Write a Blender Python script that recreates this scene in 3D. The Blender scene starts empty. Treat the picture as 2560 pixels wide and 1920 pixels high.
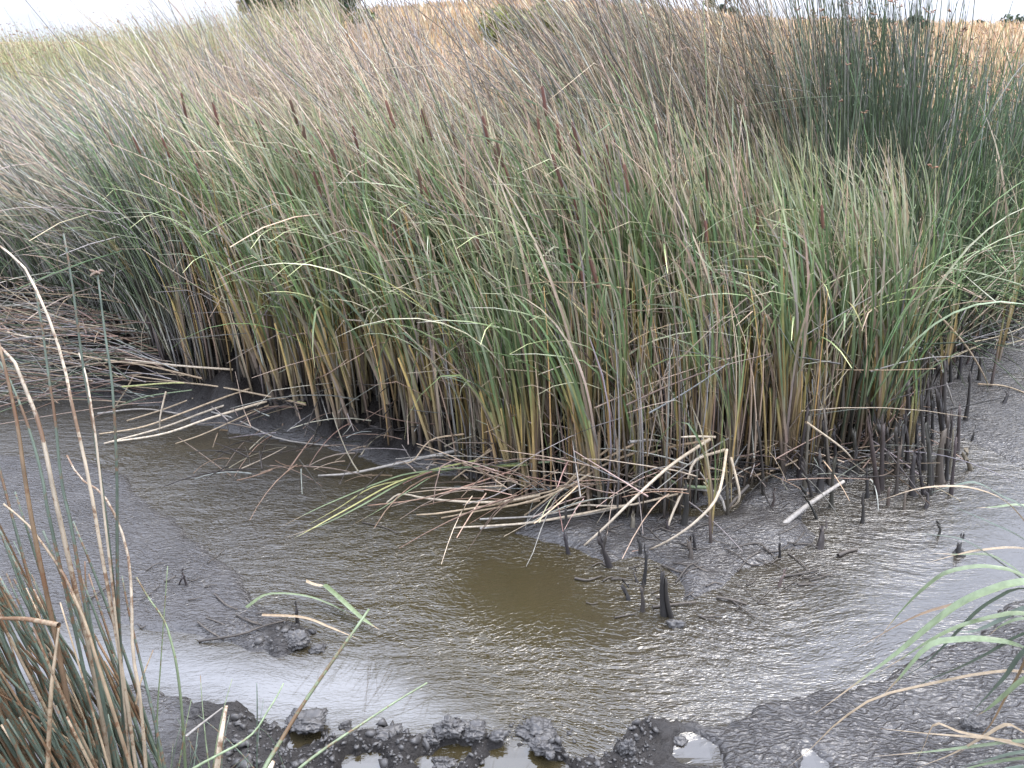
import bpy, math, random
import numpy as np
from math import radians as R

C = bpy.context.scene.collection
SC = bpy.context.scene
rng = np.random.default_rng(7)
random.seed(7)

# ------------------------------------------------------------------ camera, sky, sun, exposure
H = 2.4
PITCH = R(23.2)
FPX = 2009.0
cam_d = bpy.data.cameras.new('camera'); cam = bpy.data.objects.new('camera', cam_d); C.objects.link(cam)
cam.location = (0, 0, H); cam.rotation_euler = (R(90) - PITCH, 0, 0)
cam_d.sensor_width = 36.0; cam_d.lens = 36.0 * FPX / 2560.0
cam_d.clip_start = 0.05; cam_d.clip_end = 3000
SC.camera = cam

SUN_EL, SUN_AZ = 64.0, 66.0        # azimuth measured from +Y (view direction) clockwise to +X
world = bpy.data.worlds.new('World'); SC.world = world; world.use_nodes = True
nt = world.node_tree; nt.nodes.clear()
out = nt.nodes.new('ShaderNodeOutputWorld'); bg = nt.nodes.new('ShaderNodeBackground')
sky = nt.nodes.new('ShaderNodeTexSky'); sky.sky_type = 'NISHITA'; sky.sun_disc = False
sky.sun_elevation = R(SUN_EL); sky.sun_rotation = R(SUN_AZ); sky.dust_density = 2.0; sky.air_density = 1.0
tc = nt.nodes.new('ShaderNodeTexCoord'); mp = nt.nodes.new('ShaderNodeMapping'); mp.inputs['Scale'].default_value = (1.2, 1.2, 3.0)
nz = nt.nodes.new('ShaderNodeTexNoise'); nz.inputs['Scale'].default_value = 1.6; nz.inputs['Detail'].default_value = 5
rp = nt.nodes.new('ShaderNodeMapRange'); rp.inputs[1].default_value = 0.30; rp.inputs[2].default_value = 0.62
rp.inputs[3].default_value = 0.35; rp.inputs[4].default_value = 1.0
mx = nt.nodes.new('ShaderNodeMixRGB'); mx.inputs[2].default_value = (11.8, 12.7, 15.4, 1)
L = nt.links.new
L(tc.outputs['Generated'], mp.inputs['Vector']); L(mp.outputs['Vector'], nz.inputs['Vector']); L(nz.outputs['Fac'], rp.inputs[0])
L(rp.outputs[0], mx.inputs[0]); L(sky.outputs[0], mx.inputs[1]); sx = nt.nodes.new('ShaderNodeSeparateXYZ'); L(tc.outputs['Generated'], sx.inputs[0])
ov = nt.nodes.new('ShaderNodeMapRange'); ov.inputs[1].default_value = 0.0; ov.inputs[2].default_value = 1.0; ov.inputs[3].default_value = 0.62; ov.inputs[4].default_value = 1.85
L(sx.outputs['Z'], ov.inputs[0]); vm = nt.nodes.new('ShaderNodeVectorMath'); vm.operation = 'SCALE'
L(mx.outputs[0], vm.inputs[0]); L(ov.outputs[0], vm.inputs['Scale']); L(vm.outputs[0], bg.inputs['Color'])
bg.inputs['Strength'].default_value = 0.13
L(bg.outputs[0], out.inputs['Surface'])

sun_d = bpy.data.lights.new('sun', 'SUN'); sun = bpy.data.objects.new('sun', sun_d); C.objects.link(sun)
sun_d.energy = 1.5; sun_d.angle = R(30); sun_d.color = (1.0, 0.955, 0.88)
sun.rotation_euler = (R(90 - SUN_EL), 0, R(180 - SUN_AZ))
sun.location = (0, 0, 40)

SC.view_settings.view_transform = 'Standard'; SC.view_settings.look = 'None'
SC.view_settings.gamma = 1.0; SC.view_settings.use_curve_mapping = False
SC.view_settings.exposure = 0.66
SC.render.engine = 'CYCLES'
SC.cycles.max_bounces = 6; SC.cycles.diffuse_bounces = 3; SC.cycles.glossy_bounces = 3; SC.cycles.transmission_bounces = 3

# ------------------------------------------------------------------ geometry helpers
cP, sP = math.cos(PITCH), math.sin(PITCH)

def ground(px, py, z=0.0):
    """point of the height plane z that the photograph shows at this spot"""
    u = (px - 1280) / FPX; v = (960 - py) / FPX
    d = np.array([u, cP + v * sP, -sP + v * cP])
    t = (z - H) / d[2]
    return np.array([d[0] * t, d[1] * t, z])

def upright(px, py, Y):
    """point at distance Y from the camera foot"""
    u = (px - 1280) / FPX; v = (960 - py) / FPX
    d = np.array([u, cP + v * sP, -sP + v * cP]); t = Y / d[1]
    return np.array([d[0] * t, Y, H + d[2] * t])

def hash2(ix, iy, seed):
    n = (ix.astype(np.int64) * 374761393 + iy.astype(np.int64) * 668265263 + seed * 1274126177) & 0x7fffffff
    n = ((n ^ (n >> 13)) * 1274126177) & 0x7fffffff
    return ((n ^ (n >> 16)) & 0xffff) / 65535.0

def vnoise(x, y, seed=0):
    ix = np.floor(x); iy = np.floor(y); fx = x - ix; fy = y - iy
    fx = fx * fx * (3 - 2 * fx); fy = fy * fy * (3 - 2 * fy)
    ix = ix.astype(np.int64); iy = iy.astype(np.int64)
    a = hash2(ix, iy, seed); b = hash2(ix + 1, iy, seed); c = hash2(ix, iy + 1, seed); d = hash2(ix + 1, iy + 1, seed)
    return (a * (1 - fx) + b * fx) * (1 - fy) + (c * (1 - fx) + d * fx) * fy

def fbm(x, y, seed=0, octv=4):
    s = 0; a = 0.5
    for k in range(octv):
        s = s + a * (vnoise(x, y, seed + k * 17) - 0.5); x = x * 2.03 + 3.1; y = y * 2.03 + 7.7; a *= 0.5
    return s * 2

def smooth(a, b, x):
    t = np.clip((x - a) / (b - a), 0, 1); return t * t * (3 - 2 * t)

def sdf(poly, x, y):
    """signed distance to a polygon, positive inside"""
    p = np.asarray(poly, float); n = len(p); d2 = np.full(x.shape, 1e18); ins = np.zeros(x.shape, bool)
    for i in range(n):
        ax, ay = p[i]; bx, by = p[(i + 1) % n]
        ex, ey = bx - ax, by - ay; wx, wy = x - ax, y - ay
        h = np.clip((wx * ex + wy * ey) / (ex * ex + ey * ey + 1e-12), 0, 1)
        d2 = np.minimum(d2, (wx - ex * h) ** 2 + (wy - ey * h) ** 2)
        c = ((ay <= y) & (by > y)) | ((by <= y) & (ay > y))
        xin = ax + (y - ay) / (by - ay + 1e-12) * ex
        ins ^= c & (x < xin)
    d = np.sqrt(d2); return np.where(ins, d, -d)

def gp(pts, z=0.0):
    return [tuple(ground(a, b, z)[:2]) for a, b in pts]

def make_mesh(name, V, F, col=None, smoothf=True, tri=False):
    """V (n,3), F (m,4) or (m,3)"""
    V = np.ascontiguousarray(V, np.float32); F = np.ascontiguousarray(F, np.int32)
    me = bpy.data.meshes.new(name); k = F.shape[1]
    me.vertices.add(len(V)); me.vertices.foreach_set('co', V.ravel())
    me.loops.add(F.size); me.loops.foreach_set('vertex_index', F.ravel())
    me.polygons.add(len(F)); me.polygons.foreach_set('loop_start', np.arange(0, F.size, k, dtype=np.int32))
    if smoothf: me.polygons.foreach_set('use_smooth', np.ones(len(F), bool))
    me.update(calc_edges=True)
    if col is not None:
        a = me.color_attributes.new('tint', 'FLOAT_COLOR', 'POINT')
        c4 = np.ones((len(V), 4), np.float32); c4[:, :3] = col; a.data.foreach_set('color', c4.ravel())
    return me

def link(name, me, mat, parent=None, loc=None):
    o = bpy.data.objects.new(name, me); C.objects.link(o)
    if mat and (not me.materials): me.materials.append(mat)
    if parent: o.parent = parent
    if loc is not None: o.location = loc
    return o

def tag(o, label=None, cat=None, group=None, kind=None):
    if label: o['label'] = label
    if cat: o['category'] = cat
    if group: o['group'] = group
    if kind: o['kind'] = kind
    return o

def empty(name, loc, label=None, cat=None, group=None):
    o = bpy.data.objects.new(name, None); C.objects.link(o); o.location = loc; o.empty_display_size = 0.05
    return tag(o, label, cat, group)

def paths(base, az, Ln, phi0, phi1, p=1.5, S=8, kink_t=None, kink_a=None, drift=None):
    """N growing curves: tilt from the vertical goes phi0..phi1 along the length, leaning towards az"""
    N = len(base); t = np.linspace(0, 1, S)[None, :]
    ph = phi0[:, None] + (phi1 - phi0)[:, None] * t ** (p if np.isscalar(p) else p[:, None])
    if kink_t is not None: ph = ph + kink_a[:, None] * (t > kink_t[:, None])
    a = az[:, None] + (0 if drift is None else drift[:, None] * t)
    T = np.stack([np.sin(ph) * np.cos(a), np.sin(ph) * np.sin(a), np.cos(ph)], -1)
    st = Ln[:, None, None] / (S - 1) * 0.5 * (T[:, 1:] + T[:, :-1])
    P = base[:, None, :] + np.concatenate([np.zeros((N, 1, 3)), np.cumsum(st, 1)], 1)
    return P, T

def tangents(P):
    T = np.gradient(P, axis=1); return T / (np.linalg.norm(T, axis=2, keepdims=True) + 1e-9)

def frame(T, psi):
    ref = np.stack([np.cos(psi), np.sin(psi), np.zeros_like(psi)], -1)
    if ref.ndim == 2: ref = np.repeat(ref[:, None, :], T.shape[1], 1)
    s = ref - T * np.sum(ref * T, -1, keepdims=True); s /= (np.linalg.norm(s, axis=-1, keepdims=True) + 1e-9)
    return s, np.cross(T, s)

def ribbons(P, T, w, psi, col, fold=0.3):
    """N leaf blades with a folded midrib; w (N,S) half width, col (N,S,3)"""
    N, S, _ = P.shape; s, n = frame(T, psi)
    V = np.stack([P - s * w[..., None], P + n * (w * fold)[..., None], P + s * w[..., None]], 2)   # N,S,3,3
    idx = np.arange(N * S * 3).reshape(N, S, 3)
    f = []
    for c in (0, 1): f.append(np.stack([idx[:, :-1, c], idx[:, :-1, c + 1], idx[:, 1:, c + 1], idx[:, 1:, c]], -1).reshape(-1, 4))
    return V.reshape(-1, 3), np.concatenate(f), np.repeat(col[:, :, None, :], 3, 2).reshape(-1, 3)

def tubes(P, T, r, col, K=4, cap=False):
    N, S, _ = P.shape; s, n = frame(T, np.full(N, 0.7) if np.abs(T[..., 2]).mean() > .3 else np.full(N, 1.3))
    a = np.arange(K) * 2 * np.pi / K
    V = P[:, :, None, :] + r[:, :, None, None] * (s[:, :, None, :] * np.cos(a)[None, None, :, None] + n[:, :, None, :] * np.sin(a)[None, None, :, None])
    idx = np.arange(N * S * K).reshape(N, S, K); nx = np.roll(idx, -1, 2)
    F = np.stack([idx[:, :-1], nx[:, :-1], nx[:, 1:], idx[:, 1:]], -1).reshape(-1, 4)
    cc = np.repeat(col[:, :, None, :], K, 2).reshape(-1, 3); V = V.reshape(-1, 3)
    if cap and K in (4, 6):
        e = [idx[:, -1]] if K == 4 else [idx[:, -1, [0, 1, 2, 3]], idx[:, -1, [0, 3, 4, 5]]]
        F = np.concatenate([F] + e)
    return V, F, cc

def join(parts):
    Vs, Fs, Cs = [], [], []; o = 0
    for V, F, c in parts:
        Vs.append(V); Fs.append(F + o); Cs.append(c); o += len(V)
    return np.concatenate(Vs), np.concatenate(Fs), np.concatenate(Cs)

def ramp(knots, cols, t):
    """cols (N,K,3) colours at knots -> (N,S,3)"""
    t = np.atleast_1d(t); out = np.zeros((cols.shape[0], len(t), 3))
    for k in range(len(knots) - 1):
        m = (t >= knots[k]) & (t <= knots[k + 1]); f = ((t[m] - knots[k]) / (knots[k + 1] - knots[k]))[None, :, None]
        out[:, m] = cols[:, k, None, :] * (1 - f) + cols[:, k + 1, None, :] * f
    return out

def vary(c, N, s=0.18, hs=0.06):
    c = np.array(c)[None, :]; return np.clip(c * (1 + rng.normal(0, s, (N, 1))) * (1 + rng.normal(0, hs, (N, 3))), 0.005, 0.9)

def smoothline(pts, n):
    """Catmull-Rom through 3-D points"""
    p = np.asarray(pts, float)
    if len(p) == 2: return p[0] + (p[1] - p[0]) * np.linspace(0, 1, n)[:, None]
    q = np.vstack([2 * p[0] - p[1], p, 2 * p[-1] - p[-2]]); out = []
    u = np.linspace(0, len(p) - 1 - 1e-6, n)
    for x in u:
        i = int(x); t = x - i; a, b, c, d = q[i], q[i + 1], q[i + 2], q[i + 3]
        out.append(0.5 * (2 * b + (c - a) * t + (2 * a - 5 * b + 4 * c - d) * t * t + (3 * b - a - 3 * c + d) * t ** 3))
    return np.array(out)

# ------------------------------------------------------------------ materials
def mat(name):
    m = bpy.data.materials.new(name); m.use_nodes = True; n = m.node_tree
    return m, n, n.nodes['Principled BSDF'], n.nodes['Material Output']

def node(n, typ, **kw):
    x = n.nodes.new(typ)
    for k, v in kw.items():
        if k in x.inputs: x.inputs[k].default_value = v
        else: setattr(x, k, v)
    return x

def blade_material(name, rough=0.5, transl=0.25, spots=0.0, streak=0.25):
    m, n, b, o = mat(name); at = node(n, 'ShaderNodeAttribute', attribute_name='tint')
    g = node(n, 'ShaderNodeTexCoord'); mpn = node(n, 'ShaderNodeMapping'); mpn.inputs['Scale'].default_value = (60, 60, 9)
    nz = node(n, 'ShaderNodeTexNoise', Scale=1.0, Detail=3.0)
    n.links.new(g.outputs['Object'], mpn.inputs['Vector']); n.links.new(mpn.outputs[0], nz.inputs['Vector'])
    mr = node(n, 'ShaderNodeMapRange'); mr.inputs[1].default_value = .25; mr.inputs[2].default_value = .75
    mr.inputs[3].default_value = 1 - streak; mr.inputs[4].default_value = 1 + streak
    n.links.new(nz.outputs['Fac'], mr.inputs[0])
    mul = node(n, 'ShaderNodeVectorMath', operation='SCALE')
    n.links.new(at.outputs['Color'], mul.inputs[0]); n.links.new(mr.outputs[0], mul.inputs['Scale'])
    src = mul.outputs[0]
    if spots > 0:
        n2 = node(n, 'ShaderNodeTexNoise', Scale=55.0, Detail=4.0, Roughness=0.7); n.links.new(g.outputs['Object'], n2.inputs['Vector'])
        n3 = node(n, 'ShaderNodeTexNoise', Scale=5.0, Detail=1.0); n.links.new(g.outputs['Object'], n3.inputs['Vector'])
        ad = node(n, 'ShaderNodeMath', operation='ADD'); n.links.new(n2.outputs['Fac'], ad.inputs[0]); n.links.new(n3.outputs['Fac'], ad.inputs[1])
        r2 = node(n, 'ShaderNodeMapRange'); r2.inputs[1].default_value = 1.0; r2.inputs[2].default_value = 1.12; r2.inputs[4].default_value = spots
        n.links.new(ad.outputs[0], r2.inputs[0])
        mxn = node(n, 'ShaderNodeMixRGB'); mxn.inputs[2].default_value = (0.17, 0.085, 0.04, 1)
        n.links.new(r2.outputs[0], mxn.inputs[0]); n.links.new(src, mxn.inputs[1]); src = mxn.outputs[0]
    n.links.new(src, b.inputs['Base Color']); b.inputs['Roughness'].default_value = rough; b.inputs['Specular IOR Level'].default_value = 0.6
    if transl > 0:
        tr = node(n, 'ShaderNodeBsdfTranslucent'); n.links.new(src, tr.inputs['Color'])
        mix = node(n, 'ShaderNodeMixShader'); mix.inputs[0].default_value = transl
        n.links.new(b.outputs[0], mix.inputs[1]); n.links.new(tr.outputs[0], mix.inputs[2]); n.links.new(mix.outputs[0], o.inputs['Surface'])
    return m

M_blade = blade_material('leaf_blade', 0.32, 0.18)
M_stem = blade_material('reed_stem', 0.5, 0.0, streak=0.3)
M_rush = blade_material('bulrush_stem_spotted', 0.42, 0.0, spots=0.85, streak=0.35)
M_dead = blade_material('dead_stalk', 0.65, 0.0, streak=0.35)
M_leaf = blade_material('tree_leaf', 0.5, 0.3, streak=0.3)
M_field = blade_material('dry_grass_blade', 0.7, 0.2, streak=0.2)
M_spike = blade_material('cattail_spike', 0.9, 0.0, streak=0.25)

def water_material():
    m, n, b, o = mat('murky_water')
    g = node(n, 'ShaderNodeNewGeometry'); at = node(n, 'ShaderNodeAttribute', attribute_name='tint')   # R ripple, G silt
    sep = node(n, 'ShaderNodeSeparateColor'); n.links.new(at.outputs['Color'], sep.inputs[0])
    nz = node(n, 'ShaderNodeTexNoise', Scale=1.3, Detail=3.0); n.links.new(g.outputs['Position'], nz.inputs['Vector'])
    mx = node(n, 'ShaderNodeMixRGB'); mx.inputs[1].default_value = (0.032, 0.025, 0.011, 1); mx.inputs[2].default_value = (0.050, 0.040, 0.019, 1)
    n.links.new(nz.outputs['Fac'], mx.inputs[0])
    m2 = node(n, 'ShaderNodeMixRGB'); m2.inputs[2].default_value = (0.042, 0.038, 0.036, 1)
    n.links.new(sep.outputs[1], m2.inputs[0]); n.links.new(mx.outputs[0], m2.inputs[1]); n.links.new(m2.outputs[0], b.inputs['Base Color'])
    b.inputs['Roughness'].default_value = 0.04; b.inputs['IOR'].default_value = 1.62; b.inputs['Specular IOR Level'].default_value = 0.75
    b.inputs['Coat IOR'].default_value = 1.8; b.inputs['Coat Roughness'].default_value = 0.03; n.links.new(sep.outputs[2], b.inputs['Coat Weight'])
    bp = node(n, 'ShaderNodeBump', Strength=1.0, Distance=0.014)
    mp1 = node(n, 'ShaderNodeMapping'); mp1.inputs['Scale'].default_value = (29, 76, 1)
    n0 = node(n, 'ShaderNodeTexNoise', Scale=1.0, Detail=2.0, Distortion=0.8)
    # flow: bend the ripple direction by a slow noise
    wv = node(n, 'ShaderNodeTexNoise', Scale=1.1, Detail=1.0); n.links.new(g.outputs['Position'], wv.inputs['Vector'])
    sc = node(n, 'ShaderNodeVectorMath', operation='SCALE'); sc.inputs['Scale'].default_value = 0.38
    n.links.new(wv.outputs['Color'], sc.inputs[0])
    ad = node(n, 'ShaderNodeVectorMath', operation='ADD'); n.links.new(g.outputs['Position'], ad.inputs[0]); n.links.new(sc.outputs[0], ad.inputs[1])
    n.links.new(ad.outputs[0], mp1.inputs['Vector']); n.links.new(mp1.outputs[0], n0.inputs['Vector'])
    n1 = node(n, 'ShaderNodeTexNoise', Scale=1.0, Detail=1.0)
    mp2 = node(n, 'ShaderNodeMapping'); mp2.inputs['Scale'].default_value = (7, 17, 1); n.links.new(ad.outputs[0], mp2.inputs['Vector']); n.links.new(mp2.outputs[0], n1.inputs['Vector'])
    sm = node(n, 'ShaderNodeMath', operation='MULTIPLY_ADD'); sm.inputs[1].default_value = 1.6
    n.links.new(n1.outputs['Fac'], sm.inputs[0]); n.links.new(n0.outputs['Fac'], sm.inputs[2])
    ml = node(n, 'ShaderNodeMath', operation='MULTIPLY'); n.links.new(sm.outputs[0], ml.inputs[0]); n.links.new(sep.outputs[0], ml.inputs[1])
    n.links.new(ml.outputs[0], bp.inputs['Height']); n.links.new(bp.outputs[0], b.inputs['Normal'])
    return m

def ground_material():
    m, n, b, o = mat('wet_mud_and_soil')
    g = node(n, 'ShaderNodeNewGeometry'); at = node(n, 'ShaderNodeAttribute', attribute_name='tint')   # R field, G crack, B matte
    sep = node(n, 'ShaderNodeSeparateColor'); n.links.new(at.outputs['Color'], sep.inputs[0])
    nz = node(n, 'ShaderNodeTexNoise', Scale=4.0, Detail=6.0, Roughness=0.6); n.links.new(g.outputs['Position'], nz.inputs['Vector'])
    mud = node(n, 'ShaderNodeMixRGB'); mud.inputs[1].default_value = (0.034, 0.031, 0.029, 1); mud.inputs[2].default_value = (0.080, 0.074, 0.069, 1)
    n.links.new(nz.outputs['Fac'], mud.inputs[0])
    fz = node(n, 'ShaderNodeTexNoise', Scale=0.35, Detail=8.0, Roughness=0.7); n.links.new(g.outputs['Position'], fz.inputs['Vector'])
    fld = node(n, 'ShaderNodeMixRGB'); fld.inputs[1].default_value = (0.30, 0.20, 0.11, 1); fld.inputs[2].default_value = (0.48, 0.37, 0.23, 1)
    n.links.new(fz.outputs['Fac'], fld.inputs[0])
    mx = node(n, 'ShaderNodeMixRGB'); n.links.new(sep.outputs[0], mx.inputs[0]); n.links.new(mud.outputs[0], mx.inputs[1]); n.links.new(fld.outputs[0], mx.inputs[2])
    dk = node(n, 'ShaderNodeAttribute', attribute_name='peat_and_shade'); dm = node(n, 'ShaderNodeMixRGB'); dm.inputs[2].default_value = (0.020, 0.017, 0.015, 1)  # near-black mix for dark mud and for the painted shade of the bank
    n.links.new(dk.outputs['Fac'], dm.inputs[0]); n.links.new(mx.outputs[0], dm.inputs[1])
    n.links.new(dm.outputs[0], b.inputs['Base Color'])
    rr = node(n, 'ShaderNodeMapRange'); rr.inputs[1].default_value = .35; rr.inputs[2].default_value = .7; rr.inputs[3].default_value = .13; rr.inputs[4].default_value = .30
    n.links.new(nz.outputs['Fac'], rr.inputs[0])
    ra = node(n, 'ShaderNodeMath', operation='MULTIPLY_ADD', use_clamp=True); ra.inputs[1].default_value = 0.5
    n.links.new(sep.outputs[2], ra.inputs[0]); n.links.new(rr.outputs[0], ra.inputs[2]); 
    rb = node(n, 'ShaderNodeMath', operation='MAXIMUM'); n.links.new(ra.outputs[0], rb.inputs[0]); n.links.new(sep.outputs[0], rb.inputs[1])
    n.links.new(rb.outputs[0], b.inputs['Roughness']); b.inputs['IOR'].default_value = 1.5
    sl = node(n, 'ShaderNodeMath', operation='MULTIPLY_ADD'); sl.use_clamp = True; sl.inputs[1].default_value = -1.1; sl.inputs[2].default_value = 0.72
    n.links.new(sep.outputs[2], sl.inputs[0]); n.links.new(sl.outputs[0], b.inputs['Specular IOR Level'])
    # relief: wrinkles + crack cells
    mp1 = node(n, 'ShaderNodeMapping'); mp1.inputs['Scale'].default_value = (23, 58, 20); n.links.new(g.outputs['Position'], mp1.inputs['Vector'])
    w = node(n, 'ShaderNodeTexNoise', Scale=1.0, Detail=2.5, Roughness=0.55, Distortion=1.0); n.links.new(mp1.outputs[0], w.inputs['Vector'])
    wp = node(n, 'ShaderNodeTexNoise', Scale=6.0, Detail=2.0); n.links.new(g.outputs['Position'], wp.inputs['Vector'])
    ws = node(n, 'ShaderNodeVectorMath', operation='SCALE'); ws.inputs['Scale'].default_value = 0.16; n.links.new(wp.outputs['Color'], ws.inputs[0])
    wa = node(n, 'ShaderNodeVectorMath', operation='ADD'); n.links.new(g.outputs['Position'], wa.inputs[0]); n.links.new(ws.outputs[0], wa.inputs[1])
    mp2 = node(n, 'ShaderNodeMapping'); mp2.inputs['Scale'].default_value = (19, 46, 1); n.links.new(wa.outputs[0], mp2.inputs['Vector'])
    vo = node(n, 'ShaderNodeTexVoronoi', feature='DISTANCE_TO_EDGE'); vo.inputs['Scale'].default_value = 1.0; n.links.new(mp2.outputs[0], vo.inputs['Vector'])
    vr = node(n, 'ShaderNodeMapRange'); vr.inputs[2].default_value = 0.22; n.links.new(vo.outputs['Distance'], vr.inputs[0])
    vm = node(n, 'ShaderNodeMath', operation='MULTIPLY'); n.links.new(vr.outputs[0], vm.inputs[0]); n.links.new(sep.outputs[1], vm.inputs[1])
    sm = node(n, 'ShaderNodeMath', operation='MULTIPLY_ADD'); sm.inputs[1].default_value = 0.42; n.links.new(vm.outputs[0], sm.inputs[0]); n.links.new(w.outputs['Fac'], sm.inputs[2])
    pk = node(n, 'ShaderNodeTexNoise', Scale=2.6, Detail=3.0); n.links.new(g.outputs['Position'], pk.inputs['Vector'])
    pr = node(n, 'ShaderNodeMapRange'); pr.inputs[1].default_value = .36; pr.inputs[2].default_value = .62; pr.inputs[3].default_value = .5; pr.inputs[4].default_value = 1.15
    n.links.new(pk.outputs['Fac'], pr.inputs[0])
    pm = node(n, 'ShaderNodeMath', operation='MULTIPLY'); n.links.new(sm.outputs[0], pm.inputs[0]); n.links.new(pr.outputs[0], pm.inputs[1]); sm = pm
    cz = node(n, 'ShaderNodeTexNoise', Scale=48.0, Detail=6.0, Roughness=0.7); n.links.new(g.outputs['Position'], cz.inputs['Vector'])
    ck = node(n, 'ShaderNodeMath', operation='MULTIPLY'); n.links.new(cz.outputs['Fac'], ck.inputs[0]); n.links.new(dk.outputs['Fac'], ck.inputs[1])
    cm = node(n, 'ShaderNodeMath', operation='MULTIPLY_ADD'); cm.inputs[1].default_value = 2.2; n.links.new(ck.outputs[0], cm.inputs[0]); n.links.new(sm.outputs[0], cm.inputs[2]); sm = cm
    bp = node(n, 'ShaderNodeBump', Strength=1.0, Distance=0.015); n.links.new(sm.outputs[0], bp.inputs['Height']); n.links.new(bp.outputs[0], b.inputs['Normal'])
    return m

M_water = water_material(); M_ground = ground_material()

def clod_material():
    m, n, b, o = mat('dark_mud_clod'); g = node(n, 'ShaderNodeTexCoord')
    nz = node(n, 'ShaderNodeTexNoise', Scale=30.0, Detail=5.0); n.links.new(g.outputs['Object'], nz.inputs['Vector'])
    mx = node(n, 'ShaderNodeMixRGB'); mx.inputs[1].default_value = (0.040, 0.038, 0.038, 1); mx.inputs[2].default_value = (0.115, 0.108, 0.10, 1)
    n.links.new(nz.outputs['Fac'], mx.inputs[0]); n.links.new(mx.outputs[0], b.inputs['Base Color']); b.inputs['Roughness'].default_value = 0.38
    bp = node(n, 'ShaderNodeBump', Strength=0.9, Distance=0.008); n.links.new(nz.outputs['Fac'], bp.inputs['Height']); n.links.new(bp.outputs[0], b.inputs['Normal'])
    return m
M_clod = clod_material()

# ------------------------------------------------------------------ the ground
poly_flat = gp([(-300, 1110), (150, 1130), (340, 1175), (470, 1290), (560, 1370), (640, 1420), (700, 1480), (790, 1530), (830, 1570),
                (790, 1605), (765, 1650), (715, 1668), (620, 1652), (480, 1625), (380, 1612), (300, 1598), (-300, 1560)])
poly_near = gp([(-500, 1690), (300, 1685), (420, 1735), (560, 1752), (599, 1766), (665, 1806), (740, 1800), (806, 1796), (860, 1840), (953, 1817),
                (1000, 1830), (1050, 1838), (1080, 1815), (1105, 1804), (1142, 1804), (1186, 1820), (1213, 1836), (1267, 1853), (1305, 1850),
                (1381, 1858), (1446, 1890), (1522, 1880), (1550, 1836), (1576, 1806), (1631, 1798), (1700, 1793), (1743, 1797), (1758, 1809), (1801, 1803),
                (1840, 1780), (1848, 1760), (1875, 1749), (1941, 1741), (2011, 1729), (2089, 1710), (2167, 1694), (2283, 1648), (2361, 1613),
                (2439, 1585), (2474, 1547), (2509, 1512), (2620, 1480), (3300, 1500), (3300, 3200), (-800, 3200)])
holes = [gp(q) for q in ([(700, 1868), (730, 1838), (810, 1825), (800, 1845), (750, 1866), (715, 1885)],
                         [(835, 1960), (850, 1898), (880, 1886), (950, 1888), (970, 1915), (960, 1960)],
                         [(1030, 1905), (1050, 1885), (1110, 1876), (1172, 1872), (1160, 1900), (1140, 1960), (1060, 1960)],
                         [(1200, 1900), (1230, 1872), (1320, 1872), (1400, 1895), (1440, 1960), (1190, 1960)],
                         [(1675, 1895), (1690, 1852), (1735, 1840), (1795, 1868), (1790, 1912), (1740, 1915)],
                         [(1985, 1960), (2005, 1885), (2030, 1880), (2065, 1915), (2060, 1960)])]
poly_bar = gp([(1216, 1327), (1219, 1358), (1295, 1377), (1390, 1396), (1444, 1415), (1434, 1437), (1485, 1460), (1482, 1472), (1530, 1455), (1590, 1440), (1640, 1460), (1560, 1480),
               (1542, 1507), (1580, 1545), (1599, 1564), (1656, 1566), (1750, 1558), (1801, 1532), (1852, 1520), (1900, 1495), (1947, 1454), (1984, 1427), (2059, 1416), (2096, 1390),
               (2130, 1350), (2078, 1304), (2089, 1259), (2134, 1229), (2171, 1211), (2208, 1177), (2150, 1100), (1900, 1150), (1800, 1250), (1500, 1250), (1330, 1230)])
poly_spit = gp([(930, 1285), (1010, 1300), (1050, 1370), (1040, 1385), (990, 1370), (950, 1330)])
poly_hump = gp([(640, 1560), (700, 1545), (790, 1570), (800, 1600), (760, 1650), (700, 1655), (650, 1640)])
poly_right = gp([(1850, 1290), (1950, 1130), (2050, 1000), (2300, 840), (2900, 780), (2900, 1180), (2560, 1260), (2420, 1130), (2250, 1150), (2150, 1230), (2000, 1300)])
toe_px = [(-600, 760), (-60, 900), (120, 985), (250, 1005), (380, 1020), (480, 1062), (600, 1085), (720, 1105), (830, 1130), (930, 1160), (1010, 1172), (1160, 1195), (1300, 1225), (1500, 1265), (1700, 1275), (1800, 1255),
          (1870, 1200), (1950, 1120), (2080, 1030), (2250, 940), (2400, 880), (2560, 830), (2900, 760)]
poly_bank = gp(toe_px) + [(60, 12), (60, 300), (-60, 300), (-60, 12)]
poly_silt = gp([(620, 1075), (840, 1135), (1010, 1180), (1040, 1160), (980, 1100), (800, 1060), (640, 1040)])

def hill(x, y):
    hc = np.interp(x, [-60, -20, -11, -6, 3, 12, 30, 80], [1.2, 1.3, 1.8, 3.3, 3.75, 3.0, 2.7, 2.5])
    return (hc - 0.3) * (np.clip((y - 9.0) / 30.0, 0, 1) ** 0.95) * (1 - 0.75 * smooth(42, 95, y))

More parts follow.
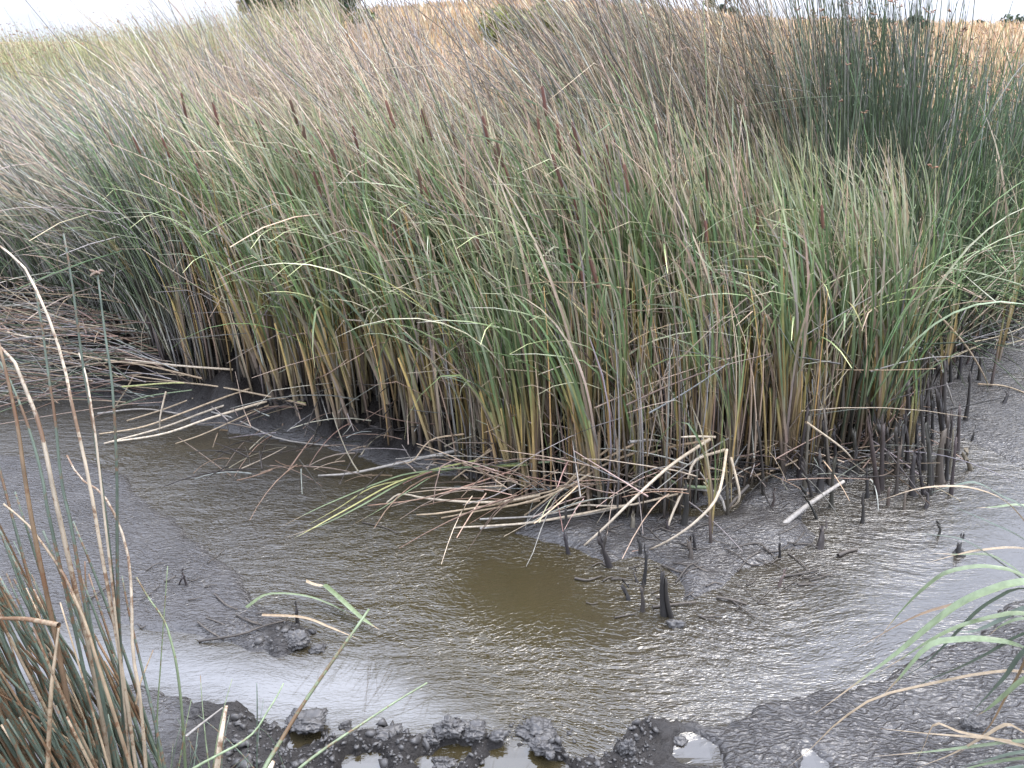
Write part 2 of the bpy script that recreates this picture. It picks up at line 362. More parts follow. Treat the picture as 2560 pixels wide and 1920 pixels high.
def height(x, y, detail=True):
    j = 0.06 * fbm(x * 7, y * 7, 3, 5) + 0.05 * fbm(x * 1.7, y * 1.7, 5, 2)      # ragged outlines
    sb = sdf(poly_bank, x, y)
    hb = np.interp(x, [-5, -2.3, 1.0, 1.7, 2.4, 6], [0.22, 0.30, 0.26, 0.10, 0.05, 0.05])
    z = np.full(x.shape, -0.055)
    def put(z, s, h, soft=0.12): return np.maximum(z, -0.055 + (h + 0.055) * smooth(-0.03, soft, s))
    z = put(z, sdf(poly_flat, x, y) + j * .7 + .09 * fbm(x * 2.3, y * 2.3, 93, 3), 0.016 + 0.012 * fbm(x * 3, y * 3, 9, 4))
    j2 = .045 * fbm(x * 14, y * 14, 91, 5); sn = sdf(poly_near, x, y) + j * .3 + j2
    for q in holes: sn = np.minimum(sn, -sdf(q, x, y) + j2 + .012)
    lump = smooth(-1.35, -1.2, x) * smooth(.75, .5, x) * smooth(2.8, 2.6, y)
    z = put(z, sn, 0.020 + 0.010 * fbm(x * 3, y * 3, 11, 4) + lump * (0.022 + 0.055 * fbm(x * 17, y * 17, 12, 5) + .02 * fbm(x * 5, y * 5, 71, 2)), 0.045)
    z = put(z, sdf(poly_bar, x, y) + j, 0.026 + 0.035 * fbm(x * 5, y * 5, 13, 5), 0.22)
    z = put(z, sdf(poly_spit, x, y) + j, 0.012 + 0.02 * fbm(x * 5, y * 5, 14, 3))
    z = put(z, sdf(poly_hump, x, y) + j, 0.025 + 0.05 * fbm(x * 7, y * 7, 15, 4), 0.09)
    z = put(z, sdf(poly_right, x, y) + j * 2, 0.012 + 0.026 * fbm(x * 2.6, y * 2.6, 16, 5), 0.3)
    z = put(z, sdf(poly_silt, x, y) + j, 0.03 + 0.02 * fbm(x * 5, y * 5, 18, 4), 0.2)
    bank = hb * smooth(0.0, 0.50, sb + j) * (1 + 0.5 * fbm(x * 4, y * 4, 17, 4)) + (0.05 * fbm(x * 6, y * 6, 19, 3) + 0.07 * fbm(x * 13, y * 13, 29, 4)) * smooth(0, .2, sb) * smooth(.02, .2, hb)
    z = np.where(sb + j > 0, np.maximum(z, bank), z)
    return z + np.where(y > 8.5, hill(x, y) + 0.10 * fbm(x * .5, y * .5, 21, 3) * smooth(9, 14, y), 0)

def axis(lo, fine_lo, fine_hi, hi, step, grow=1.22):
    a = list(np.arange(fine_lo, fine_hi + 1e-6, step)); s = step; v = fine_hi
    while v < hi: s *= grow; v += s; a.append(min(v, hi))
    s = step; v = fine_lo; b = []
    while v > lo: s *= grow; v -= s; b.append(max(v, lo))
    return np.array(b[::-1] + a)

gx = axis(-600, -3.3, 4.2, 600, 0.019)
gy1 = np.arange(1.7, 4.8, 0.0165); gy2 = np.arange(4.8, 9.4, 0.045)
gy3 = [9.4]; s = 0.05
while gy3[-1] < 1500: s = min(s * 1.06, 60) if gy3[-1] > 60 else min(s * 1.06, 1.2); gy3.append(gy3[-1] + s)
gy0 = [1.7]; s = 0.02
while gy0[-1] > -200: s *= 1.3; gy0.append(gy0[-1] - s)
gy = np.concatenate([np.array(gy0[:0:-1]), gy1, gy2, np.array(gy3)])
XX, YY = np.meshgrid(gx, gy); ZZ = height(XX, YY)
ZZ = np.where(YY < 1.6, 0.03 + (1.6 - np.maximum(YY, -3)) * 0.10, ZZ)
ny, nx = XX.shape; ii = np.arange(ny * nx).reshape(ny, nx)
GF = np.stack([ii[:-1, :-1], ii[:-1, 1:], ii[1:, 1:], ii[1:, :-1]], -1).reshape(-1, 4)
gcol = np.zeros((ny * nx, 3))
gcol[:, 0] = smooth(8.6, 10.5, YY.ravel())
gcol[:, 1] = smooth(0.0, 0.8, XX.ravel() - 0.3 + 0.3 * fbm(XX.ravel() * 3, YY.ravel() * 3, 44, 2)) * smooth(2.9, 2.4, YY.ravel() - XX.ravel() * 0.25) * .5 + 0.5
sbk = sdf(poly_bank, XX, YY).ravel(); gcol[:, 2] = 0.7 * smooth(0.0, 0.35, sbk) * np.where(XX.ravel() < 1.9, 1, 0.2)
LM = smooth(-1.35, -1.1, XX) * smooth(.85, .5, XX) * smooth(2.8, 2.55, YY); gcol[:, 2] = np.maximum(gcol[:, 2], .45 * LM.ravel())
HM = smooth(-.02, .08, sdf(poly_hump, XX, YY)); gcol[:, 2] = np.maximum(gcol[:, 2], .4 * HM.ravel())
g_me = make_mesh('mud_ground', np.stack([XX, YY, ZZ], -1).reshape(-1, 3), GF, gcol)
peat_and_shade = np.maximum.reduce([.5 * LM, .45 * HM, 1.0 * smooth(-.05, .2, sbk.reshape(XX.shape)) * np.where(XX < 2.2, 1, .4)]) * (0.8 + .5 * fbm(XX * 4, YY * 4, 61, 4)) * (YY < 9.5)  # dark mud of rim and hump, plus bank shade painted into the colour
pa = g_me.attributes.new('peat_and_shade', 'FLOAT', 'POINT'); pa.data.foreach_set('value', np.clip(peat_and_shade, 0, 1).ravel().astype(np.float32))
g_o = link('mud_ground', g_me, M_ground); tag(g_o, kind='structure')

def zat(x, y): return height(np.atleast_1d(np.asarray(x, float)), np.atleast_1d(np.asarray(y, float)))

# the water of the slough, with its ripple strength stored per vertex
wx = np.concatenate([np.linspace(-14, -3.6, 40)[:-1], np.linspace(-3.6, 4.4, 260), np.linspace(4.4, 14, 30)[1:]]); wy = np.concatenate([np.linspace(1.0, 5.2, 180), np.linspace(5.2, 9.5, 40)[1:]]); WX, WY = np.meshgrid(wx, wy)
wi = np.arange(WX.size).reshape(WX.shape); WF = np.stack([wi[:-1, :-1], wi[:-1, 1:], wi[1:, 1:], wi[1:, :-1]], -1).reshape(-1, 4)
pool = gp([(0, 1590), (330, 1600), (480, 1632), (620, 1660), (760, 1665), (900, 1640), (1000, 1700), (1100, 1770), (1200, 1810), (1000, 1830), (860, 1810), (650, 1800), (420, 1740), (0, 1690)])
calmr = gp([(2250, 1400), (2420, 1330), (2700, 1250), (2700, 1520), (2480, 1560), (2300, 1660), (2100, 1720), (1850, 1770), (1800, 1740), (2050, 1600)])
dead_w = gp([(1180, 1380), (1420, 1400), (1600, 1560), (1500, 1590), (1250, 1560), (1150, 1470)])
nearb = gp([(380, 1080), (640, 1095), (1000, 1180), (1100, 1230), (900, 1220), (600, 1150)])
rip = np.full(WX.shape, 0.85)
for q, v, soft in ((pool, 0.035, .25), (calmr, 0.10, .5), (dead_w, 0.12, .25), (nearb, .22, .35)):
    k = smooth(-soft, soft, sdf(q, WX, WY)); rip = rip * (1 - k) + v * k
for q in holes:
    k = smooth(-.05, .03, sdf(q, WX, WY)); rip = rip * (1 - k)
rip *= 0.75 + 0.7 * fbm(WX * 1.5, WY * 1.5, 31, 3)
silt = smooth(0.2, 1.6, WX + (3.4 - WY) * 0.3) * .6 + smooth(-.4, -1.4, WX) * .4
film = np.clip(smooth(-.12, .12, sdf(pool, WX, WY)) + .35 * smooth(-.4, .4, sdf(calmr, WX, WY)), 0, 1)
for q in holes: film = np.maximum(film, .3 * smooth(-.05, .03, sdf(q, WX, WY)))
wc = np.zeros((WX.size, 3)); wc[:, 2] = film.ravel(); wc[:, 0] = np.clip(rip, 0, 1).ravel(); wc[:, 1] = np.clip(silt + .2 * fbm(WX * 2, WY * 2, 33, 3), 0, 1).ravel()
w_o = link('slough_water', make_mesh('slough_water', np.stack([WX, WY, np.zeros_like(WX)], -1).reshape(-1, 3), WF, wc), M_water); tag(w_o, kind='structure')

# ------------------------------------------------------------------ palettes (linear base colours)
MUD = (0.040, 0.033, 0.027); SHEATH = (0.25, 0.20, 0.145); YEL = (0.42, 0.32, 0.12); OCH = (0.40, 0.26, 0.10)
GRN = (0.105, 0.165, 0.068); GRN2 = (0.175, 0.235, 0.095); PALE = (0.44, 0.46, 0.29); YTIP = (0.52, 0.48, 0.25)
TAN = (0.46, 0.345, 0.235); PTAN = (0.50, 0.395, 0.285); GREY = (0.29, 0.27, 0.24); BRN = (0.20, 0.13, 0.09)
DKG = (0.095, 0.12, 0.068); RUSH = (0.072, 0.105, 0.058); OLV = (0.20, 0.21, 0.085)

def pick(choices, probs, N, s=0.25, hs=0.05):
    k = rng.choice(len(choices), N, p=np.array(probs) / np.sum(probs)); base = np.array(choices)[k]
    return np.clip(base * (1 + rng.normal(0, s, (N, 1))) * (1 + rng.normal(0, hs, (N, 3))), .005, .9)

def line_interp(px):   # y of the front line of the reeds (pixel of the photograph) for a column
    return np.interp(px, [-300, 60, 250, 420, 480, 560, 700, 800, 1000, 1180, 1380, 1560, 1680, 1760, 1850, 1980, 2100, 2200, 2300, 2400, 2560, 2900],
                     [700, 770, 860, 930, 948, 965, 1000, 1015, 1065, 1140, 1200, 1235, 1235, 1190, 1150, 1130, 1110, 1080, 960, 880, 800, 740])

# ------------------------------------------------------------------ cattail plants of the front rows, one by one
def cattail_colors(N, S, dead=0.15):
    t = np.linspace(0, 1, S)
    c0 = pick([SHEATH, YEL, OCH], [.45, .35, .2], N); c1 = pick([YEL, GRN2, SHEATH], [.45, .35, .2], N)
    c2 = pick([GRN, GRN2], [.6, .4], N); c3 = pick([GRN, GRN2, PALE], [.3, .4, .3], N); c4 = pick([PALE, YTIP, PTAN, GRN2], [.42, .24, .22, .12], N)
    dm = rng.random(N) < dead
    for c in (c1, c2, c3, c4): c[dm] = pick([TAN, PTAN, GREY], [.4, .3, .3], int(dm.sum()))
    return ramp([0, .26, .52, .78, 1.0001], np.stack([vary(SHEATH, N) * .8 + .2 * c0, c0 * .6 + c1 * .4, c2, c3, c4], 1), t)

leaf_pool = []
SL = 11
for k in range(64):
    Ln = np.array([random.uniform(1.05, 1.75)]); ph0 = np.array([R(random.uniform(-4, 7))]); 
    bend = random.random()
    ph1 = np.array([R(random.uniform(18, 50) if bend < .72 else random.uniform(60, 112))])
    az = np.array([math.pi + random.gauss(0, .55)])
    kt = np.array([random.uniform(.55, .9)]) if random.random() < .16 else None
    ka = np.array([R(random.uniform(40, 100))]) if kt is not None else None
    P, T = paths(np.zeros((1, 3)), az, Ln, ph0, ph1, random.uniform(1.6, 3.4), SL, kt, ka, np.array([random.gauss(0, .5)]))
    t = np.linspace(0, 1, SL)[None]; w = random.uniform(.0060, .0098) * (0.9 + .5 * np.exp(-t * 7)) * np.clip((1.02 - t) / .45, 0.06, 1) ** .7
    V, F, c = ribbons(P, T, w, np.array([random.uniform(0, 6.28)]), cattail_colors(1, SL, .22), .35)
    leaf_pool.append(make_mesh('leaf', V, F, c)); leaf_pool[-1].materials.append(M_blade)
sheath_pool = []
for k in range(14):
    hgt = random.uniform(.55, .9); S = 7; t = np.linspace(0, 1, S)
    P, T = paths(np.array([[0, 0, -.05]]), np.array([math.pi + random.gauss(0, .3)]), np.array([hgt + .05]), np.array([R(random.uniform(0, 4))]), np.array([R(random.uniform(4, 12))]), 1.5, S)
    st = 0.10 if k < 9 else 0.30
    cols = ramp([0, st / hgt if st / hgt < .5 else .5, .75, 1.0001], np.stack([vary(MUD, 1), vary(SHEATH, 1) * (.8 if k < 9 else .5), pick([OCH, YEL, SHEATH], [.4, .35, .25], 1), pick([YEL, GRN2], [.5, .5], 1)], 1), t)
    r = random.uniform(.012, .019) * (1.05 - .55 * t)[None]
    V, F, c = tubes(P, T, r, cols, 6)
    V[:, 1] *= .75
    sheath_pool.append(make_mesh('sheath', V, F, c)); sheath_pool[-1].materials.append(M_stem)
spike_pool = []
for k in range(8):
    hgt = random.uniform(1.0, 1.36); S = 8; lean = random.uniform(8, 20); az = math.pi + random.gauss(0, .35)
    P, T = paths(np.zeros((1, 3)), np.array([az]), np.array([hgt]), np.array([R(2)]), np.array([R(lean)]), 1.3, S)
    V, F, c = tubes(P, T, np.full((1, S), .0032), ramp([0, 1.0001], np.stack([vary(YEL, 1), vary(GRN2, 1)], 1), np.linspace(0, 1, S)), 4)
    stk = make_mesh('stalk', V, F, c); stk.materials.append(M_stem)
    d = T[0, -1]; Ls = random.uniform(.13, .19); tt = np.array([0, .05, .3, .7, .95, 1.0]); Ps = P[0, -1] + tt[:, None] * d * Ls
    V, F, c = tubes(Ps[None], np.repeat(d[None, None], 6, 1), np.array([[.003, .0080, .0088, .0086, .008, .002]]), np.repeat(vary((.115, .055, .034), 1)[:, None], 6, 1), 8)
    sp = make_mesh('flower_spike', V, F, c); sp.materials.append(M_spike)
    Pt = P[0, -1] + np.array([1, 1.5, 2.0])[:, None] * d * Ls
    V, F, c = tubes(Pt[None], np.repeat(d[None, None], 3, 1), np.array([[.003, .002, .0006]]), np.repeat(vary(TAN, 1)[:, None], 3, 1), 4)
    tp = make_mesh('spike_tip', V, F, c); tp.materials.append(M_stem)
    spike_pool.append((stk, sp, tp))

def cattail(loc, label, group, nleaf, scale, spike=False, dark=False, rz=None, lean=0.0):
    e = empty('cattail_plant', loc, label, 'cattail', group)
    e.rotation_euler = (random.gauss(0, .05), random.gauss(-.03, .05) - lean, random.gauss(0, .25) if rz is None else rz); e.scale = (scale,) * 3
    o = link('sheath', sheath_pool[random.randrange(9, 14) if dark else random.randrange(0, 9)], None, e); o.rotation_euler[2] = random.uniform(-.6, .6)
    for q in range(nleaf):
        m = random.choice(leaf_pool); o = link('leaf', m, None, e)
        o.location = (random.gauss(0, .009), random.gauss(0, .007), random.uniform(.10, .38))
        o.rotation_euler = (random.gauss(0, .05), random.gauss(0, .05), random.gauss(0, .35)); s = random.uniform(.8, 1.12); o.scale = (random.choice([1, 1.15, .9]),) * 2 + (s,)
    if spike:
        a, b, d = random.choice(spike_pool)
        for nm, m in (('stalk', a), ('flower_spike', b), ('spike_tip', d)):
            o = link(nm, m, None, e); o.location = (0, 0, .25)
    return e

MARKS = [(470, 'at the left end of the row'), (600, 'right of the stacked stalks'), (720, 'left of the bare mud slope'), (860, 'over the bare mud slope'),
         (980, 'over the thick grey brown stalk'), (1110, 'above the fanned green blades'), (1240, 'right of the fanned blades'), (1360, 'behind the left of the stalk heap'),
         (1480, 'behind the middle of the heap'), (1600, 'behind the right of the stalk heap'), (1720, 'behind the lone shoots'), (1830, 'right of the lone shoots'), (1930, 'left of the dark stub rows')]
ROWS = [(.10, 'front'), (.28, 'second'), (.55, 'third'), (9, 'hindmost')]
pool_spots = []
while len(pool_spots) < 288:
    px = random.uniform(470, 2060); d = random.random() ** 1.25 * 0.95
    if vnoise(np.array([px / 46.0]), np.array([d * 3.0]), 77)[0] < random.uniform(.15, .6): continue      # they grow in clumps
    g0 = ground(px, line_interp(px) - 8, 0.2); y = g0[1] + d; x = g0[0] * (1 + d * .17)
    if px > 1780 and random.random() < .45: continue
    pool_spots.append((px, x, y, d))
for px, x, y, d in pool_spots:
    z = float(zat(x, y)[0])
    spk = d > .25 and random.random() < (.5 if 430 < px < 1780 else .1)
    s = random.uniform(.82, 1.10) * (1.0 if px > 700 else .95) * (0.90 + .15 * min(d, .8)); dk = px > 1820 or random.random() < .12; nl = random.choice([5, 6, 7, 7]); ln = random.choice([-.03, .0, .03, .09])
    look = ('tall ' if s > .99 else 'short ' if s < .84 else '') + ('sparse ' if nl == 5 else 'bushy ' if nl == 7 else '') + ('leaning ' if ln > .05 else 'upright ' if ln < 0 else '') + ('spiked ' if spk else '') + ('dark-footed ' if dk else '') + 'cattail'
    row = [r for q, r in ROWS if d < q][0]; mark = [w for q, w in MARKS if px >= q][-1]
    cattail((x, y, z - .01), f'{look} in the {row} row {mark}', 'cattails along the front of the reed bed', nl, s, spk, dark=dk, lean=ln)

# lone cattails standing out in front, each with its own description
for px, py, n, s, dark, lean, lab in (
        (1779, 1352, 7, .62, True, .0, 'lone thin green cattail shoot standing in shallow water before the stalk heap'),
        (1822, 1285, 8, .74, True, -.02, 'slender green cattail shoot close behind the lone one beside the stalk heap'),
        (800, 1075, 8, .85, False, .03, 'leaning green cattail at the water edge right of the stacked pale stalks'),
        (470, 950, 6, 1.0, False, .36, 'strongly leaning cattail with bare yellow stem above the stacked pale stalks'),
        (1180, 1145, 6, 1.0, False, .16, 'leaning cattail with ochre base above the fanned green blades on the water'),
        (1050, 1110, 6, 1.0, False, .14, 'leaning cattail with pale brown base at the top of the mud slope'),
        (1970, 1165, 6, .95, True, .05, 'dark-footed cattail standing apart at the edge of the shiny mud'),
        (2225, 1075, 8, .98, True, .10, 'stout cattail with broad olive base over black wet foot'),
        (2250, 1040, 7, .95, True, .06, 'green cattail just behind the stout olive-based one in the wet mud'),
        (2190, 1120, 7, .9, True, .0, 'cattail with frayed black foot left of the stout olive-based one'),
        (2270, 1140, 5, .8, True, -.02, 'cattail with long grey-brown split foot right of the stout olive-based one'),
        (2350, 1000, 6, .85, True, .0, 'dark cattail standing in mud between the two rows of black stubs'),
        (2310, 985, 7, .9, True, .05, 'green cattail with black foot at the back of the shiny mud'),
        (2480, 960, 5, .9, True, .0, 'thin green cattail at the far edge of the shiny mud'),
        (2505, 860, 9, 1.0, True, .0, 'dense bright green cattail clump plant by the right bank'),
        (2490, 850, 9, 1.05, True, .0, 'bright green cattail pressed against the dense clump by the right bank'),
        (2420, 870, 6, .85, True, .05, 'short green cattail left of the dense clump by the right bank')):
    g = ground(px, py, .03); cattail((g[0], g[1], float(zat(g[0], g[1])[0]) - .01), lab, None, n, s, False, dark, rz=0.0, lean=lean)

# ------------------------------------------------------------------ the masses behind
def scatter(x0, x1, n, d0, d1, zb=0.2, dens=None):
    """n ground points in photograph columns x0..x1, d0..d1 metres behind the front line of the reeds"""
    px = rng.uniform(x0, x1, n); d = rng.uniform(d0, d1, n)
    g = np.array([ground(a, line_interp(a) - 8, zb) for a in px]); y = g[:, 1] + d
    x = g[:, 0] * (y * .919 + .85) / (g[:, 1] * .919 + .85)
    return px, x, y, zat(x, y)

def mass_cattail(name, x0, x1, n, d0, d1, label, hs=(1.2, 1.75), nl=4, dead=.25):
    px, x, y, z = scatter(x0, x1, n, d0, d1)
    N = n * nl; base = np.repeat(np.stack([x, y, z], 1), nl, 0) + np.stack([rng.normal(0, .03, N), rng.normal(0, .03, N), np.zeros(N)], 1)
    S = 9; Ln = rng.uniform(hs[0], hs[1], N) * 1.12; bent = rng.random(N) < .27
    ph1 = np.where(bent, rng.uniform(55, 118, N), rng.uniform(18, 50, N)) * math.pi / 180
    kt = np.where(rng.random(N) < .1, rng.uniform(.5, .9, N), 2.0)
    P, T = paths(base, math.pi + rng.normal(0, .55, N), Ln, np.radians(rng.uniform(-3, 9, N)), ph1, rng.uniform(1.4, 3.4, N), S, kt, np.radians(rng.uniform(40, 110, N)), rng.normal(0, .4, N))
    t = np.linspace(0, 1, S)[None]; w = rng.uniform(.0058, .0095, N)[:, None] * (0.9 + .7 * np.exp(-t * 6)) * np.clip((1.02 - t) / .4, .06, 1) ** .7
    A = ribbons(P, T, w, rng.uniform(0, 6.28, N), cattail_colors(N, S, dead), .35)
    M2 = 1900 if x1 - x0 > 800 else 160; px, x, y, z = scatter(x0 + 20, x1, M2, -.02, 1.4); S2 = 6        # dry and yellow leaf bases standing close together
    P, T = paths(np.stack([x, y, z - .03], 1), math.pi + rng.normal(0, .8, M2), rng.uniform(.6, 1.35, M2), np.radians(rng.normal(2, 4, M2)), np.radians(rng.normal(14, 8, M2)), 1.4, S2)
    t = np.linspace(0, 1, S2); cb = pick([YEL, OCH, SHEATH, TAN, GREY], [.17, .10, .25, .24, .24], M2, .36)
    B = tubes(P, T, rng.uniform(.0045, .0105, M2)[:, None] * (1.05 - .75 * t[None]), ramp([0, .22, .6, 1.0001], np.stack([vary(MUD, M2), vary(MUD, M2, .4) * .6 + cb * .42, cb, cb * 1.1], 1), t), 4)
    M3 = 130 if x1 - x0 > 800 else 24; px, x, y, z = scatter(x0 + 20, x1, M3, -.03, 1.3); S3 = 12         # long arching pale blades
    P, T = paths(np.stack([x, y, z + rng.uniform(.1, .5, M3)], 1), np.where(rng.random(M3) < .78, math.pi, 0) + rng.normal(0, .5, M3), rng.uniform(.9, 1.7, M3), np.radians(rng.uniform(4, 26, M3)), np.radians(rng.uniform(75, 125, M3)), rng.uniform(1.2, 2.6, M3), S3)
    t = np.linspace(0, 1, S3); cb = pick([PALE, YTIP, GRN2, (.50, .46, .20)], [.35, .2, .3, .15], M3)
    D = ribbons(P, T, rng.uniform(.0055, .0095, M3)[:, None] * np.clip((1.02 - t[None]) / .5, .06, 1) ** .7, rng.uniform(1.2, 1.9, M3), ramp([0, .3, 1.0001], np.stack([pick([GRN2, YEL], [.5, .5], M3), cb, cb * 1.1], 1), t), .3)
    M4 = 420 if x1 - x0 > 800 else 40; px, x, y, z = scatter(x0 + 20, x1, M4, -.03, 1.0); S4 = 5           # broken dry stalks crossing the others
    az = np.where(rng.random(M4) < .6, math.pi, 0) + rng.normal(0, .6, M4); tl = np.radians(rng.uniform(18, 88, M4))
    P, T = paths(np.stack([x, y, z + rng.uniform(.02, .75, M4)], 1), az, rng.uniform(.25, .9, M4), tl, tl + np.radians(rng.normal(8, 10, M4)), 1.0, S4, np.where(rng.random(M4) < .3, rng.uniform(.3, .8, M4), 2), np.radians(rng.uniform(30, 100, M4)))
    t = np.linspace(0, 1, S4); cb = pick([PTAN, TAN, GREY, (.56, .48, .37)], [.35, .25, .2, .2], M4)
    E = tubes(P, T, rng.uniform(.003, .0058, M4)[:, None] * (1.05 - .6 * t[None]), ramp([0, 1.0001], np.stack([cb * .8, cb], 1), t), 3)
    V, F, c = join([A, B, D, E])
    o = link(name, make_mesh(name, V, F, c), M_blade); tag(o, label, 'cattails', None, 'stuff'); return o

mass_cattail('cattail_thicket', 440, 2080, 760, .55, 2.1, 'mass of green cattail leaves filling the reed bed behind the front rows')

HX = [-300, 200, 520, 640, 700, 900, 980, 1150, 1300, 1550, 1640, 1700, 1900, 2020, 2120, 2250, 2400, 2600, 2800]
HF = [.90, .94, 1.0, .97, .90, .92, 1.05, 1.02, .90, .92, 1.04, 1.10, 1.06, 1.02, 1.0, 1.02, 1.04, 1.04, 1.0]
def mass_rush(name, label, zonesets):
    parts = []
    for z in zonesets:
        if 'pts' in z: x, y = z['pts']; zz = zat(x, y); n = len(x)
        else: n = z['n']; px, x, y, zz = scatter(z['x'][0], z['x'][1], n, z['d'][0], z['d'][1])
        S = z.get('S', 8); Ln = np.clip(rng.normal(z['h'][0], z['h'][1], n), .4, 3.6)
        if 'pts' not in z: Ln = Ln * np.interp(px, HX, HF)
        a0 = np.radians(rng.normal(*z['p0'], n)); a1 = np.radians(np.abs(rng.normal(*z['p1'], n)))
        kt = np.where(rng.random(n) < z.get('kink', .06), rng.uniform(.4, .95, n), 2.0)
        P, T = paths(np.stack([x, y, zz - .02], 1), z.get('az', math.pi) + rng.normal(0, z.get('az_s', .5), n), Ln, a0, a1, z.get('p', 1.5), S, kt, np.radians(rng.uniform(35, 130, n)), rng.normal(0, .25, n))
        t = np.linspace(0, 1, S); r = rng.uniform(*z.get('r', (.0055, .0105)), n)[:, None] * (1.05 - .8 * t[None])
        lum = np.clip(np.exp(rng.normal(-.04, .38, (n, 1))), .35, 1.75); cb = pick(z['cb'][0], z['cb'][1], n) * lum; cm = pick(z['cm'][0], z['cm'][1], n) * lum; ct = np.clip(pick(z['ct'][0], z['ct'][1], n) * lum, 0, .75)
        parts.append(tubes(P, T, r, ramp([0, .12, .5, 1.0001], np.stack([vary(MUD, n) * 1.5, cb, cm, ct], 1), t), 3))
        if z.get('heads'):
            k = np.where(rng.random(n) < z['heads'])[0]
            if len(k):
                m = len(k) * 5; b = np.repeat(P[k, -1], 5, 0)
                Ph, Th = paths(b, rng.uniform(0, 6.28, m), rng.uniform(.02, .045, m), np.radians(rng.uniform(10, 60, m)), np.radians(rng.uniform(60, 110, m)), 1.0, 4)
                parts.append(tubes(Ph, Th, np.repeat(np.array([[.0015, .002, .006, .0015]]), m, 0), np.repeat(pick([(.27, .15, .09), (.34, .2, .12)], [.5, .5], m)[:, None], 4, 1), 3))
    V, F, c = join(parts); o = link(name, make_mesh(name, V, F, c), M_stem); tag(o, label, 'bulrushes', None, 'stuff'); return o

mass_cattail('cattail_thicket', 1940, 2330, 150, .1, 1.7, 'green cattail leaves filling the right end of the bed above the dark stubs', nl=5)

mass_rush('dry_bulrush_thicket', 'dry pinkish tan bulrush stems leaning left behind the cattails', [
    dict(x=(560, 1750), d=(1.7, 4.6), n=2300, h=(2.22, .28), p0=(6, 6), p1=(50, 16), az_s=.45, kink=.12, cb=([GREY, SHEATH], [.5, .5]), cm=([TAN, PTAN, GREY, GRN], [.4, .3, .2, .1]), ct=([PTAN, TAN, GREY, BRN], [.4, .3, .2, .1])),
    dict(x=(560, 1900), d=(.5, 1.9), n=900, h=(1.95, .22), p0=(5, 5), p1=(42, 14), az_s=.45, kink=.1, cb=([SHEATH, GREY], [.5, .5]), cm=([TAN, GRN, GREY, PTAN], [.3, .3, .2, .2]), ct=([PTAN, TAN, GREY, GRN2], [.35, .3, .2, .15])),
    dict(x=(600, 1100), d=(2.2, 4.6), n=650, h=(2.3, .3), p0=(0, 10), p1=(18, 14), az_s=1.4, kink=.3, cb=([BRN, SHEATH], [.5, .5]), cm=([TAN, BRN, PTAN], [.4, .3, .3]), ct=([PTAN, TAN, GREY], [.4, .3, .3])),
    dict(x=(600, 1700), d=(2.5, 4.5), n=130, h=(3.0, .25), p0=(3, 4), p1=(38, 12), az_s=.3, kink=.25, cb=([GREY], [1]), cm=([GREY, DKG], [.6, .4]), ct=([GREY, BRN], [.6, .4]))])
mass_rush('bulrush_thicket', 'grey green bulrush stems leaning left on the right half of the bed', [
    dict(x=(1480, 2080), d=(1.5, 4.2), n=1500, h=(2.6, .28), p0=(5, 5), p1=(46, 12), az_s=.35, kink=.05, cb=([SHEATH, GRN], [.5, .5]), cm=([DKG, GRN, GREY, TAN], [.3, .25, .2, .25]), ct=([GREY, PTAN, TAN, BRN], [.3, .25, .3, .15])),
    dict(x=(1980, 2260), d=(1.2, 4.0), n=900, h=(2.45, .3), p0=(2, 5), p1=(20, 10), az_s=.6, heads=.12, cb=([SHEATH, DKG], [.3, .7]), cm=([RUSH, DKG, GRN], [.4, .4, .2]), ct=([DKG, GREY, RUSH], [.5, .3, .2]))])
mass_rush('green_bulrush_thicket', 'upright dark green bulrush stems with brown seed heads by the right bank', [
    dict(x=(2180, 2780), d=(.9, 4.5), n=1250, h=(2.0, .25), p0=(0, 6), p1=(16, 12), az_s=1.6, heads=.12, kink=.06, cb=([DKG, SHEATH], [.7, .3]), cm=([RUSH, DKG, GRN], [.4, .3, .3]), ct=([GRN, DKG, GREY], [.4, .4, .2])),
    dict(x=(2230, 2780), d=(.3, 2.2), n=900, h=(1.25, .3), p0=(4, 14), p1=(55, 35), az_s=3.1, kink=.25, cb=([DKG, SHEATH], [.6, .4]), cm=([GRN, RUSH, TAN], [.5, .3, .2]), ct=([GRN2, PALE, TAN], [.5, .2, .3])),
    dict(x=(2080, 2560), d=(-.05, .8), n=170, h=(1.2, .3), p0=(2, 8), p1=(25, 15), az_s=3.1, kink=.1, cb=([MUD, BRN], [.7, .3]), cm=([GRN, DKG], [.6, .4]), ct=([GRN2, GRN], [.5, .5]))])
mass_rush('grey_bulrush_thicket', 'grey green and tan bulrush stems leaning left at the left end of the bed', [
    dict(x=(-260, 640), d=(.9, 4.6), n=2100, h=(1.85, .25), p0=(8, 7), p1=(52, 17), az_s=.5, kink=.08, cb=([GREY, SHEATH, DKG], [.4, .3, .3]), cm=([GREY, GRN, DKG, TAN], [.3, .25, .25, .2]), ct=([GREY, PTAN, TAN, DKG], [.3, .25, .25, .2])),
    dict(x=(-260, 520), d=(.1, 1.2), n=1200, h=(1.45, .28), p0=(8, 9), p1=(52, 22), az_s=.6, kink=.15, cb=([GREY, DKG], [.5, .5]), cm=([DKG, GREY, GRN], [.4, .3, .3]), ct=([GREY, TAN, PTAN], [.4, .3, .3])),
    dict(x=(380, 520), d=(0, .6), n=160, h=(1.7, .2), p0=(3, 5), p1=(25, 10), az_s=.5, cb=([GREY, SHEATH], [.5, .5]), cm=([DKG, GRN, GREY], [.4, .3, .3]), ct=([GREY, GRN], [.5, .5]))])
